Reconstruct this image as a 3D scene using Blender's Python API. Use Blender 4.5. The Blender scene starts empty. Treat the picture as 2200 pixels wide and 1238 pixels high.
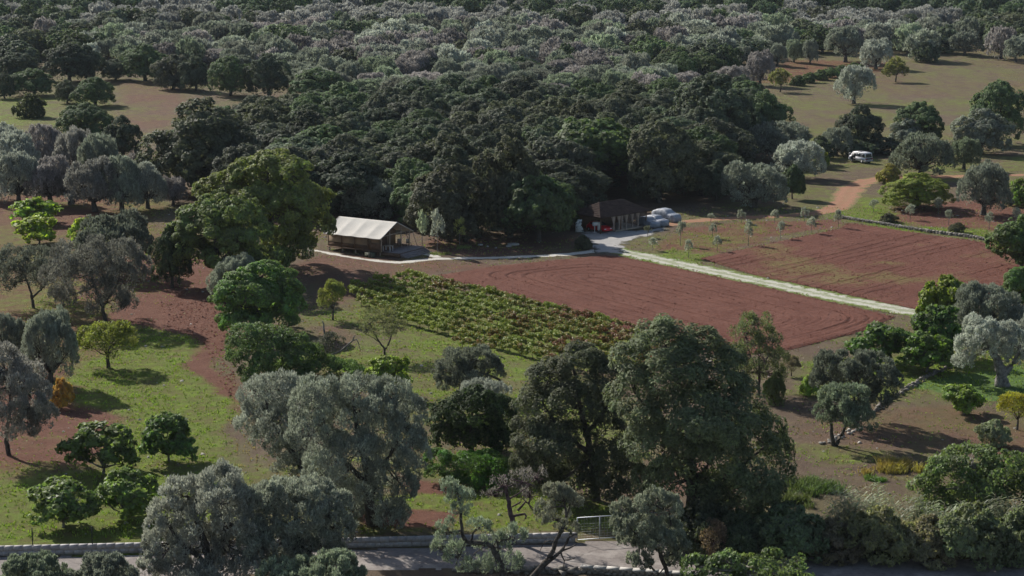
import bpy, math
import numpy as np
from math import radians, sin, cos, tan, atan, pi

# ------------------------------------------------------------------ camera, sky, sun, exposure
SC = bpy.context.scene
COL = SC.collection
FPX, PITCH, CAMH = 4278.0, radians(11.225), 47.0      # focal length (in 2200-wide units), pitch, height
cam_d = bpy.data.cameras.new('camera'); cam = bpy.data.objects.new('camera', cam_d); COL.objects.link(cam)
cam.location = (0, 0, CAMH); cam.rotation_euler = (pi/2 - PITCH, 0, 0)
cam_d.sensor_width = 36; cam_d.lens = FPX/2200*36; cam_d.clip_start = 1; cam_d.clip_end = 9000
SC.camera = cam
SUN_EL = radians(33)
SUN_TO = np.array([0.66, -0.75])                     # the way shadows fall on the ground
SUN_TO = SUN_TO/np.linalg.norm(SUN_TO)
world = bpy.data.worlds.new('World'); SC.world = world; world.use_nodes = True
wn = world.node_tree.nodes; wl = world.node_tree.links
sky = wn.new('ShaderNodeTexSky'); sky.sky_type = 'NISHITA'; sky.sun_disc = False
sky.sun_elevation = SUN_EL
sky.sun_rotation = math.atan2(-SUN_TO[0], -SUN_TO[1])
sky.air_density = 1.0; sky.dust_density = 1.2; sky.ozone_density = 1.0
wl.new(sky.outputs[0], wn['Background'].inputs[0]); wn['Background'].inputs[1].default_value = 0.08
sun_d = bpy.data.lights.new('sun', 'SUN'); sun = bpy.data.objects.new('sun', sun_d); COL.objects.link(sun)
sun_d.energy = 5.0; sun_d.angle = radians(0.55); sun_d.color = (1.0, 0.95, 0.87)
from mathutils import Vector
sun.rotation_euler = Vector((SUN_TO[0]*cos(SUN_EL), SUN_TO[1]*cos(SUN_EL), -sin(SUN_EL))).to_track_quat('-Z', 'Y').to_euler()
SC.view_settings.view_transform = 'Standard'; SC.view_settings.look = 'None'
SC.view_settings.exposure = 0.45; SC.view_settings.gamma = 1.0; SC.view_settings.use_curve_mapping = False
SC.cycles.max_bounces = 6; SC.cycles.diffuse_bounces = 3; SC.cycles.transmission_bounces = 4; SC.cycles.volume_bounces = 0
SC.cycles.use_adaptive_sampling = True; SC.cycles.adaptive_threshold = 0.02; SC.cycles.use_denoising = True

# ------------------------------------------------------------------ survey: photo point -> ground point
CP, SP = cos(PITCH), sin(PITCH)
def ss(t): t = np.clip(t, 0, 1); return t*t*(3-2*t)
def HT(x, y):
    return 9*ss((y-440)/430) + 20*ss((y-620)/430)*ss((x+70)/230) + 62*ss((y-1080)/900)
_TS = np.concatenate([np.arange(60, 420, 20.), np.arange(420, 2600, 3.)])
def G(px, py):
    u = (px-1100)/FPX; v = (py-619)/FPX
    t = CAMH/max(SP+v*CP, 1e-4)
    if t*(CP-v*SP) > 440:
        x = u*_TS; y = (CP-v*SP)*_TS; gap = CAMH-(SP+v*CP)*_TS-HT(x, y); k = int(np.argmax(gap < 0)); t = _TS[k-1]+3*gap[k-1]/(gap[k-1]-gap[k])
    return np.array([u*t, (CP-v*SP)*t])
def GG(pts): return np.array([G(*p) for p in pts])
def to_px(x, y, z=0.0):
    d = y*CP-(z-CAMH)*SP; h = y*SP+(z-CAMH)*CP
    return 1100+FPX*x/d, 619-FPX*h/d
def scl(py, px=1100):                                # photo units per metre on the ground there
    x, y = G(px, py); return FPX/(y*CP-(float(HT(x, y))-CAMH)*SP)

# value noise
_rg = np.random.default_rng(7); _T = _rg.random((256, 256))
def vnoise(x, y):
    xi = np.floor(x).astype(int); yi = np.floor(y).astype(int); fx = ss(x-xi); fy = ss(y-yi)
    a = _T[xi & 255, yi & 255]; b = _T[(xi+1) & 255, yi & 255]; c = _T[xi & 255, (yi+1) & 255]; d = _T[(xi+1) & 255, (yi+1) & 255]
    return (a*(1-fx)+b*fx)*(1-fy)+(c*(1-fx)+d*fx)*fy
def fbm(x, y, o=4):
    r = 0; a = .5
    for i in range(o): r = r+a*vnoise(x*2**i+17*i, y*2**i+5*i); a *= .5
    return r

def inside(P, X, Y):
    r = np.zeros(X.shape, bool); n = len(P)
    for i in range(n):
        x1, y1 = P[i]; x2, y2 = P[(i+1) % n]
        if y1 == y2: continue
        r ^= ((Y < y1) != (Y < y2)) & (X < (x2-x1)*(Y-y1)/(y2-y1)+x1)
    return r
def dist_edge(P, X, Y, closed=True):
    d = np.full(X.shape, 1e9); n = len(P)
    for i in range(n if closed else n-1):
        a = P[i]; b = P[(i+1) % n]; e = b-a
        t = np.clip(((X-a[0])*e[0]+(Y-a[1])*e[1])/(e@e), 0, 1)
        d = np.minimum(d, np.hypot(X-a[0]-t*e[0], Y-a[1]-t*e[1]))
    return d
def sdf(P, X, Y): return np.where(inside(P, X, Y), 1, -1)*dist_edge(P, X, Y)

# ------------------------------------------------------------------ mesh helpers
def mesh_np(name, V, F, mats=(), mi=None, smooth=False):
    """V (n,3), F list of (m,k) int arrays"""
    me = bpy.data.meshes.new(name)
    V = np.ascontiguousarray(V, np.float32); F = [np.ascontiguousarray(f, np.int32) for f in (F if isinstance(F, list) else [F]) if len(f)]
    me.vertices.add(len(V)); me.vertices.foreach_set('co', V.ravel())
    loops = np.concatenate([f.ravel() for f in F]); tot = np.concatenate([np.full(len(f), f.shape[1], np.int32) for f in F])
    me.loops.add(len(loops)); me.loops.foreach_set('vertex_index', loops)
    me.polygons.add(len(tot)); me.polygons.foreach_set('loop_start', np.concatenate([[0], np.cumsum(tot)[:-1]]).astype(np.int32))
    me.polygons.foreach_set('loop_total', tot)
    if smooth: me.polygons.foreach_set('use_smooth', np.ones(len(tot), bool))
    for m in mats: me.materials.append(m)
    if mi is not None: me.polygons.foreach_set('material_index', np.asarray(mi, np.int32))
    me.update(calc_edges=True); return me
class MB:
    """collects shapes into one mesh"""
    def __init__(s): s.V = []; s.Q = []; s.T = []; s.n = 0; s.mq = []; s.mt = []
    def add(s, V, F, m=0):
        V = np.asarray(V, float); F = F if isinstance(F, list) else [F]
        for f in F:
            f = np.asarray(f)
            if not len(f): continue
            (s.Q if f.shape[1] == 4 else s.T).append(f+s.n); (s.mq if f.shape[1] == 4 else s.mt).append(np.full(len(f), m))
        s.V.append(V); s.n += len(V); return s
    def box(s, c, d, rz=0, m=0, taper=(1, 1)):
        x, y, z = [k/2 for k in d]; tx, ty = taper
        V = np.array([[-x, -y, -z], [x, -y, -z], [x, y, -z], [-x, y, -z], [-x*tx, -y*ty, z], [x*tx, -y*ty, z], [x*tx, y*ty, z], [-x*tx, y*ty, z]])
        ca, sa = cos(rz), sin(rz); V = np.c_[V[:, 0]*ca-V[:, 1]*sa, V[:, 0]*sa+V[:, 1]*ca, V[:, 2]]+np.array(c)
        return s.add(V, np.array([[0, 3, 2, 1], [4, 5, 6, 7], [0, 1, 5, 4], [1, 2, 6, 5], [2, 3, 7, 6], [3, 0, 4, 7]]), m)
    def tube(s, P, R, k=6, m=0, cap=True):
        P = np.asarray(P, float); R = np.broadcast_to(np.asarray(R, float), (len(P),)); n = len(P)
        T = np.gradient(P, axis=0); T /= np.linalg.norm(T, axis=1)[:, None]+1e-9
        up = np.array([0.31, 0.2, 0.93]); up = np.where(np.abs(T@up)[:, None] > .95, np.array([1., 0, 0]), up)
        A = np.cross(T, up); A /= np.linalg.norm(A, axis=1)[:, None]+1e-9; B = np.cross(T, A)
        th = np.arange(k)*2*pi/k
        V = P[:, None]+R[:, None, None]*(np.cos(th)[None, :, None]*A[:, None]+np.sin(th)[None, :, None]*B[:, None])
        i = np.arange(n-1)[:, None]*k; j = np.arange(k)[None]; j2 = (j+1) % k
        Q = np.stack([i+j, i+j2, i+k+j2, i+k+j], -1).reshape(-1, 4)
        V = V.reshape(-1, 3); F = [Q]
        if cap:
            V = np.r_[V, P[:1], P[-1:]]; a = np.arange(k); b = (a+1) % k
            F.append(np.r_[np.c_[b, a, np.full(k, n*k)], np.c_[(n-1)*k+a, (n-1)*k+b, np.full(k, n*k+1)]])
        return s.add(V, F, m)
    def cyl(s, p0, p1, r, k=10, m=0): return s.tube([p0, p1], [r, r], k, m)
    def prism(s, poly, y0, y1, m=0):
        """poly in (x,z), extruded along y"""
        P = np.asarray(poly, float); n = len(P)
        V = np.r_[np.c_[P[:, 0], np.full(n, y0), P[:, 1]], np.c_[P[:, 0], np.full(n, y1), P[:, 1]], [[P[:, 0].mean(), y0, P[:, 1].mean()]], [[P[:, 0].mean(), y1, P[:, 1].mean()]]]
        a = np.arange(n); b = (a+1) % n
        return s.add(V, [np.c_[a, b, n+b, n+a], np.r_[np.c_[b, a, np.full(n, 2*n)], np.c_[n+a, n+b, np.full(n, 2*n+1)]]], m)
    def mesh(s, name, mats, smooth=False):
        F = []; mi = []
        if s.Q: F.append(np.concatenate(s.Q)); mi.append(np.concatenate(s.mq))
        if s.T: F.append(np.concatenate(s.T)); mi.append(np.concatenate(s.mt))
        return mesh_np(name, np.concatenate(s.V), F, mats if isinstance(mats, (list, tuple)) else [mats], np.concatenate(mi), smooth)
def tag(o, label=None, cat=None, group=None, kind=None):
    if label: o['label'] = label
    if cat: o['category'] = cat
    if group: o['group'] = group
    if kind: o['kind'] = kind
    return o
def ob(name, me, parent=None, loc=(0, 0, 0), rz=0, color=None):
    o = bpy.data.objects.new(name, me); COL.objects.link(o); o.location = loc; o.rotation_euler = (0, 0, rz)
    if parent is not None: o.parent = parent
    if color is not None: o.color = (*color, 1)
    return o
def part(name, mb, mat, parent, smooth=False, loc=(0, 0, 0), rz=0): return ob(name, mb.mesh(name, mat, smooth), parent, loc, rz)
def empty(name, loc, rz=0):
    o = ob(name, None, None, loc, rz); o.empty_display_size = .5; return o

# ------------------------------------------------------------------ materials
class NT:
    def __init__(s, name):
        s.m = bpy.data.materials.new(name); s.m.use_nodes = True; s.t = s.m.node_tree; s.n = s.t.nodes; s.l = s.t.links
        s.p = s.n['Principled BSDF']; s.out = s.n['Material Output']
    def __call__(s, typ, **kw):
        n = s.n.new('ShaderNode'+typ)
        for k, v in kw.items():
            if hasattr(n, k) and k not in n.inputs.keys(): setattr(n, k, v)
            else: s.put(n.inputs[k], v)
        return n
    def put(s, sock, v):
        if isinstance(v, bpy.types.NodeSocket): s.l.new(v, sock)
        elif isinstance(v, (tuple, list)) and len(v) == 3 and sock.type == 'RGBA': sock.default_value = (*v, 1)
        else: sock.default_value = v
    def noise(s, scale, detail=4, vec=None, rough=.55, dist=0):
        n = s('TexNoise'); n.inputs['Scale'].default_value = scale; n.inputs['Detail'].default_value = detail
        n.inputs['Roughness'].default_value = rough; n.inputs['Distortion'].default_value = dist
        if vec is not None: s.l.new(vec, n.inputs['Vector'])
        return n.outputs['Fac']
    def mix(s, f, a, b, mode='MIX'):
        n = s.n.new('ShaderNodeMix'); n.data_type = 'RGBA'; n.blend_type = mode
        s.put(n.inputs[0], f); s.put(n.inputs[6], a); s.put(n.inputs[7], b); return n.outputs[2]
    def rng(s, v, a, b, c=0., d=1.):
        n = s.n.new('ShaderNodeMapRange'); s.put(n.inputs[0], v)
        for i, k in enumerate((a, b, c, d)): s.put(n.inputs[i+1], k)
        return n.outputs[0]
    def math(s, op, a, b=0.):
        n = s.n.new('ShaderNodeMath'); n.operation = op; s.put(n.inputs[0], a); s.put(n.inputs[1], b); return n.outputs[0]
    def bump(s, h, strength, dist):
        n = s('Bump'); n.inputs['Strength'].default_value = strength; n.inputs['Distance'].default_value = dist
        s.l.new(h, n.inputs['Height']); return n.outputs[0]
    def coord(s, o='Object'): return s('TexCoord').outputs[o]
    def fin(s, col, rough=.9, spec=.2, bump=None, metal=0.):
        s.put(s.p.inputs['Base Color'], col); s.put(s.p.inputs['Roughness'], rough); s.p.inputs['Specular IOR Level'].default_value = spec
        s.p.inputs['Metallic'].default_value = metal
        if bump is not None: s.l.new(bump, s.p.inputs['Normal'])
        return s.m

def leaf_mat(name, spread=(.7, 1.3), trans=.36, spec=.15, rough=.6, hue=.025, patch=None, gain=1.95, tc=(1.4, 1.5, .9)):
    t = NT(name); oi = t('ObjectInfo'); ge = t('NewGeometry')
    rnd = ge.outputs['Random Per Island']; tint = t('Attribute'); tint.attribute_name = 'tint'
    h = t('HueSaturation'); t.put(h.inputs['Color'], oi.outputs['Color'])
    n = t.noise(.45, 3, t.coord('Object'))
    t.put(h.inputs['Value'], t.math('MULTIPLY', t.math('MULTIPLY', t.rng(rnd, 0, 1, *spread), t.rng(n, .3, .7, .75, 1.25)), t.math('MULTIPLY', tint.outputs['Fac'], t.rng(oi.outputs['Random'], 0, 1, gain*.82, gain*1.18))))
    t.put(h.inputs['Hue'], t.math('ADD', t.rng(n, .3, .7, .5-hue, .5+hue), t.rng(oi.outputs['Random'], 0, 1, -hue*.5, hue*.5)))
    t.put(h.inputs['Saturation'], t.rng(rnd, 0, 1, .8, 1.15))
    c = h.outputs[0]
    if patch: c = t.mix(t.rng(t.noise(.9, 3, t.coord('Object')), .52, .66), c, patch)
    t.fin(c, rough, spec)
    tr = t('BsdfTranslucent'); t.put(tr.inputs[0], t.mix(1., c, tc, 'MULTIPLY'))
    mx = t('MixShader'); mx.inputs[0].default_value = trans
    t.l.new(t.p.outputs[0], mx.inputs[1]); t.l.new(tr.outputs[0], mx.inputs[2]); t.l.new(mx.outputs[0], t.out.inputs[0])
    return t.m
M = {}
M['leaf'] = leaf_mat('leaf')
M['olive'] = leaf_mat('olive_leaf', (.68, 1.35), .30,   .14, .65, .003, None, 2.2, (1.15, 1.2, 1.08))
M['oak'] = leaf_mat('oak_leaf', (.68, 1.32), .28, .10, .65, .012, None, 1.85, (1.3, 1.4, .95))
M['fig'] = leaf_mat('fig_leaf', (.6, 1.4), .4, .2, .55, .02, None, 1.7)
def bark_mat(name, a, b):
    t = NT(name); v = t.coord('Object'); n = t.noise(3.5, 5, v); n2 = t.noise(14, 4, v)
    return t.fin(t.mix(t.rng(n, .35, .65), a, b), .9, .15, t.bump(t.math('ADD', n, n2), .8, .08))
M['bark'] = bark_mat('bark', (.045, .038, .032), (.13, .115, .1))
M['bark_grey'] = bark_mat('bark_grey', (.12, .11, .10), (.30, .28, .26))
M['twig'] = bark_mat('twig', (.06, .04, .042), (.15, .105, .105))

def vine_mat():
    t = NT('vine_leaf'); oi = t('ObjectInfo'); rnd = t('NewGeometry').outputs['Random Per Island']
    gpos = t('NewGeometry').outputs['Position']
    n = t.noise(.16, 3, gpos); n2 = t.noise(.6, 3, gpos)
    f = t.math('ADD', t.math('MULTIPLY', t.math('SUBTRACT', n, .075), 1.5), t.math('ADD', t.math('MULTIPLY', n2, .5), t.math('MULTIPLY', t.math('SUBTRACT', rnd, .5), .5)))
    r = t('ValToRGB'); t.l.new(f, r.inputs[0]); e = r.color_ramp.elements
    e[0].position = .62; e[0].color = (.085, .135, .024, 1); e[1].position = 1.5; e[1].color = (.09, .02, .018, 1)
    for p, c in ((.80, (.23, .27, .04)), (.97, (.27, .25, .045)), (1.06, (.17, .115, .032)), (1.18, (.13, .07, .03)), (1.32, (.17, .05, .03))):
        k = r.color_ramp.elements.new(min(p/1.5, 1)); k.color = (*c, 1)
    r.color_ramp.elements[0].position = .62/1.5; r.color_ramp.elements[-1].position = 1.0
    sx = t('SeparateXYZ'); t.l.new(gpos, sx.inputs[0]); f = t.math('ADD', f, t.rng(sx.outputs[0], -24, 12, -.30, .14)); f2 = t.math('DIVIDE', f, 1.5); t.l.new(f2, r.inputs[0])
    h = t('HueSaturation'); t.put(h.inputs['Color'], r.outputs[0]); t.put(h.inputs['Value'], t.rng(t('NewGeometry').outputs['Random Per Island'], 0, 1, .75, 1.9))
    t.fin(h.outputs[0], .5, .2); tr = t('BsdfTranslucent'); t.put(tr.inputs[0], h.outputs[0])
    mx = t('MixShader'); mx.inputs[0].default_value = .3
    t.l.new(t.p.outputs[0], mx.inputs[1]); t.l.new(tr.outputs[0], mx.inputs[2]); t.l.new(mx.outputs[0], t.out.inputs[0]); return t.m
M['vine'] = vine_mat()

def ground_mat():
    t = NT('ground'); v = t.coord('Object')
    a = t('Attribute'); a.attribute_name = 'zone'; sep = t('SeparateColor'); t.l.new(a.outputs['Color'], sep.inputs[0])
    big = t.noise(.09, 5, v, .6); mid = t.noise(.5, 5, v, .65); fine = t.noise(3.2, 4, v, .7); grit = t.noise(11, 3, v, .7)
    dry = t.mix(t.rng(mid, .35, .65), (.135, .094, .068), (.195, .145, .098))
    dry = t.mix(t.rng(fine, .3, .7, 0., .6), dry, (.105, .078, .056))
    mp = t('Mapping'); t.l.new(v, mp.inputs[0]); mp.inputs['Scale'].default_value = (.7, .2, 1.)
    dry = t.mix(t.math('MULTIPLY', t.rng(t.noise(.16, 5, mp.outputs[0], .65), .50, .62), .6), dry, (.145, .148, .055))
    dry = t.mix(t.math('MULTIPLY', t.rng(t.noise(.3, 5, mp.outputs[0], .7), .55, .7), .7), dry, (.11, .07, .055))
    red = t.mix(t.rng(mid, .35, .65), (.155, .064, .043), (.21, .10, .07))
    red = t.mix(t.rng(fine, .42, .72, 0., .7), red, (.078, .033, .026))
    grass = t.mix(t.rng(mid, .36, .62), (.155, .14, .048), (.145, .20, .030))
    grass = t.mix(t.rng(t.noise(.8, 5, v, .7), .50, .64, 0, .92), grass, (.205, .30, .032))
    grass = t.mix(t.rng(fine, .46, .74, 0, .75), grass, (.065, .072, .022))
    lawn = t.mix(t.rng(fine, .3, .7), (.085, .15, .04), (.12, .20, .05))
    def w(sock, sharp=.22):
        k = t.math('ADD', sock, t.math('MULTIPLY', t.math('SUBTRACT', t.math('ADD', t.math('MULTIPLY', mid, .6), t.math('MULTIPLY', fine, .4)), .5), 1.3))
        return t.rng(k, .5-sharp, .5+sharp)
    c = t.mix(w(sep.outputs[1]), dry, red)
    c = t.mix(w(sep.outputs[0]), c, grass)
    c = t.mix(w(sep.outputs[2], .12), c, lawn)
    c = t.mix(t.rng(grit, .3, .7, 0, .35), c, (.05, .042, .03))
    hgt = t.math('ADD', t.math('MULTIPLY', fine, .7), t.math('ADD', grit, t.math('MULTIPLY', mid, 1.5)))
    return t.fin(c, .95, .1, t.bump(hgt, .9, .16))
M['ground'] = ground_mat()
def field_mat(name, weeds):
    t = NT(name); v = t.coord('Object'); n = t.noise(.16, 6, v, .7); f = t.noise(3.5, 5, v, .75); g = t.noise(13, 3, v, .8)
    c = t.mix(t.rng(n, .3, .7), (.115, .045, .032), (.175, .078, .056))
    c = t.mix(t.rng(f, .46, .75, 0, .6), c, (.065, .024, .019))
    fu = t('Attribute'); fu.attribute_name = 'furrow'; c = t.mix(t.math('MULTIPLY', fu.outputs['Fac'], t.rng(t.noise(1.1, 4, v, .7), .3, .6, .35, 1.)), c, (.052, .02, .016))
    c = t.mix(t.rng(g, .58, .72, 0, .5), c, (.30, .16, .12))
    if weeds:
        at = t('Attribute'); at.attribute_name = 'weed'
        k = t.math('ADD', t.math('MULTIPLY', t.noise(.13, 4, v, .6), 1.2), t.math('ADD', t.math('MULTIPLY', f, .75), at.outputs['Fac']))
        c = t.mix(t.rng(k, 1.16, 1.36, 0, .7), c, (.16, .14, .05))
    return t.fin(c, .95, .1, t.bump(t.math('ADD', f, g), .9, .09))
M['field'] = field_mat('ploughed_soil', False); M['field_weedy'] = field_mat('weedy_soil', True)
def path_mat(name, c1, c2, green, gedge=.55, gmid=0.):
    t = NT(name); v = t.coord('Object'); at = t('Attribute'); at.attribute_name = 'across'
    n = t.noise(.7, 5, v, .65); f = t.noise(4.5, 5, v, .75)
    c = t.mix(t.rng(n, .3, .7), c1, c2); c = t.mix(t.rng(f, .5, .78, 0, .55), c, tuple(k*.5 for k in c1))
    ab = t.math('ABSOLUTE', at.outputs['Fac'])
    nn = t.math('MULTIPLY', t.math('SUBTRACT', t.math('ADD', t.math('MULTIPLY', n, .7), t.math('MULTIPLY', f, .5)), .6), 2.6)
    k = t.rng(t.math('ADD', ab, nn), gedge, gedge+.35)
    if gmid: k = t.math('MAXIMUM', k, t.rng(t.math('SUBTRACT', nn, ab), -.36, -.08, 0, gmid))
    c = t.mix(k, c, t.mix(t.rng(f, .35, .7), green, tuple(q*.5 for q in green)))
    return t.fin(c, .95, .1, t.bump(t.math('ADD', n, f), .7, .06))
M['pale_path'] = path_mat('pale_gravel', (.46, .435, .39), (.58, .55, .49), (.18, .15, .085), .62)
M['track'] = path_mat('grassy_track', (.40, .39, .33), (.54, .52, .45), (.15, .195, .048), .40, .6)
M['red_track'] = path_mat('red_dirt', (.27, .135, .085), (.34, .19, .125), (.19, .18, .075), .6, .25)
M['yard'] = path_mat('yard_gravel', (.30, .29, .28), (.40, .385, .37), (.11, .10, .07), .42)
def road_mat():
    t = NT('old_asphalt'); v = t.coord('Object'); n = t.noise(.5, 5, v, .6, 1.); f = t.noise(3, 5, v, .7); g = t.noise(25, 3, v)
    c = t.mix(t.rng(n, .3, .7), (.20, .172, .157), (.285, .25, .228)); c = t.mix(t.rng(f, .50, .66, 0, .6), c, (.11, .095, .088))
    c = t.mix(t.rng(t.noise(.3, 5, v, .65), .53, .6, 0, .6), c, (.36, .325, .295)); c = t.mix(t.rng(t.noise(.45, 4, v, .6, 2.), .60, .64, 0, .7), c, (.14, .12, .105)); c = t.mix(t.rng(g, .3, .7, 0, .25), c, (.1, .09, .085))
    return t.fin(c, .9, .2, t.bump(t.math('ADD', f, g), .4, .02))
M['road'] = road_mat()
def plain(name, c, rough=.7, spec=.3, var=.25, scale=2., metal=0., bs=0.):
    t = NT(name); v = t.coord('Object'); n = t.noise(scale, 5, v, .6); f = t.noise(scale*7, 3, v, .6)
    k = tuple(q*(1-var) for q in c); k2 = tuple(min(1, q*(1+var*.5)) for q in c)
    col = t.mix(t.rng(t.math('ADD', t.math('MULTIPLY', n, .7), t.math('MULTIPLY', f, .3)), .35, .65), k, k2)
    return t.fin(col, rough, spec, t.bump(f, bs, .02) if bs else None, metal)
M['canvas_roof'] = plain('canvas_roof', (.56, .53, .475), .75, .2, .1, 1.)
M['canvas'] = plain('tan_canvas', (.27, .205, .145), .9, .1, .15, 1.5)
M['canvas_dark'] = plain('brown_canvas', (.13, .085, .06), .9, .1, .2, 1.5)
M['wood_grey'] = plain('weathered_wood', (.25, .22, .22), .85, .15, .3, 3., 0, .3)
M['wood'] = plain('brown_wood', (.17, .11, .075), .85, .15, .35, 3., 0, .3)
M['wood_pale'] = plain('pale_post_wood', (.36, .30, .24), .85, .15, .25, 3.)
M['shingle'] = plain('brown_shingle', (.085, .058, .05), .9, .15, .4, 1.2, 0, .5)
M['curtain'] = plain('beige_curtain', (.34, .28, .24), .9, .1, .2, 3.)
M['white'] = plain('white_paint', (.72, .72, .72), .5, .4, .1, 2.)
M['van_paint'] = plain('van_white_paint', (.70, .69, .71), .32, .5, .08, 1.)
M['grey_plastic'] = plain('grey_bumper', (.30, .29, .29), .6, .3, .15, 3.)
M['rubber'] = plain('tyre_rubber', (.03, .03, .03), .85, .2, .3, 4.)
M['rim'] = plain('steel_rim', (.33, .33, .34), .5, .4, .2, 4., .2)
M['red_lens'] = plain('red_lens', (.30, .02, .02), .3, .5, .1, 4.)
M['headlamp'] = plain('headlamp_lens', (.75, .73, .70), .2, .6, .1, 4.)
M['red_paint'] = plain('red_car_paint', (.62, .012, .022), .3, .6, .08, 1.)
M['black'] = plain('black_trim', (.02, .02, .022), .5, .4, .3, 3.)
M['cover'] = plain('silver_car_cover', (.30, .325, .37), .55, .35, .3, 1.8, 0, .3)
M['metal'] = plain('galvanised_metal', (.42, .45, .46), .45, .5, .15, 4., .5)
M['dark_metal'] = plain('dark_metal', (.045, .045, .045), .6, .4, .2, 4., .3)
M['box_green'] = plain('green_box', (.09, .10, .065), .7, .3, .25, 3.)
M['concrete'] = plain('concrete', (.42, .40, .37), .9, .2, .25, 1.6, 0, .4)
M['stone'] = plain('limestone', (.37, .345, .31), .92, .15, .4, 2.2, 0, .6)
M['stone_dark'] = plain('weathered_stone', (.22, .20, .175), .92, .15, .45, 2.2, 0, .6)
M['whitewash'] = plain('whitewash', (.60, .61, .63), .9, .15, .15, 1.4, 0, .4)
M['grass'] = leaf_mat('grass_blades', (.6, 1.4), .3, .15, .6, .02, None, 1.45)
M['reed'] = leaf_mat('reed_blades', (.6, 1.4), .3, .25, .5, .02, None, 1.6)
def glass_mat():
    t = NT('dark_glass'); n = t.noise(1.5, 2, t.coord('Object'))
    return t.fin(t.mix(n, (.02, .024, .03), (.05, .055, .065)), .08, .6)
M['glass'] = glass_mat()
def block_mat():
    t = NT('concrete_block'); v = t.coord('Object'); r = t('ObjectInfo').outputs['Random']; n = t.noise(4, 5, v, .6); f = t.noise(22, 3, v)
    c = t.mix(r, (.44, .42, .41), (.34, .32, .32)); c = t.mix(t.rng(n, .45, .7, 0, .6), c, (.23, .215, .21)); c = t.mix(t.rng(f, .3, .7, 0, .25), c, (.16, .15, .14))
    return t.fin(c, .92, .15, t.bump(t.math('ADD', n, f), .6, .02))
M['block'] = block_mat()
def panel_mat():
    t = NT('painted_panel'); v = t.coord('Object'); n = t.noise(2.6, 3, v, .5, 1.2); f = t.noise(7, 2, v)
    c = t.mix(t.rng(n, .55, .6), (.62, .66, .66), (.10, .13, .14)); return t.fin(t.mix(t.rng(f, .6, .66, 0, .6), c, (.2, .24, .25)), .8, .2)
M['panel'] = panel_mat()

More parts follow.
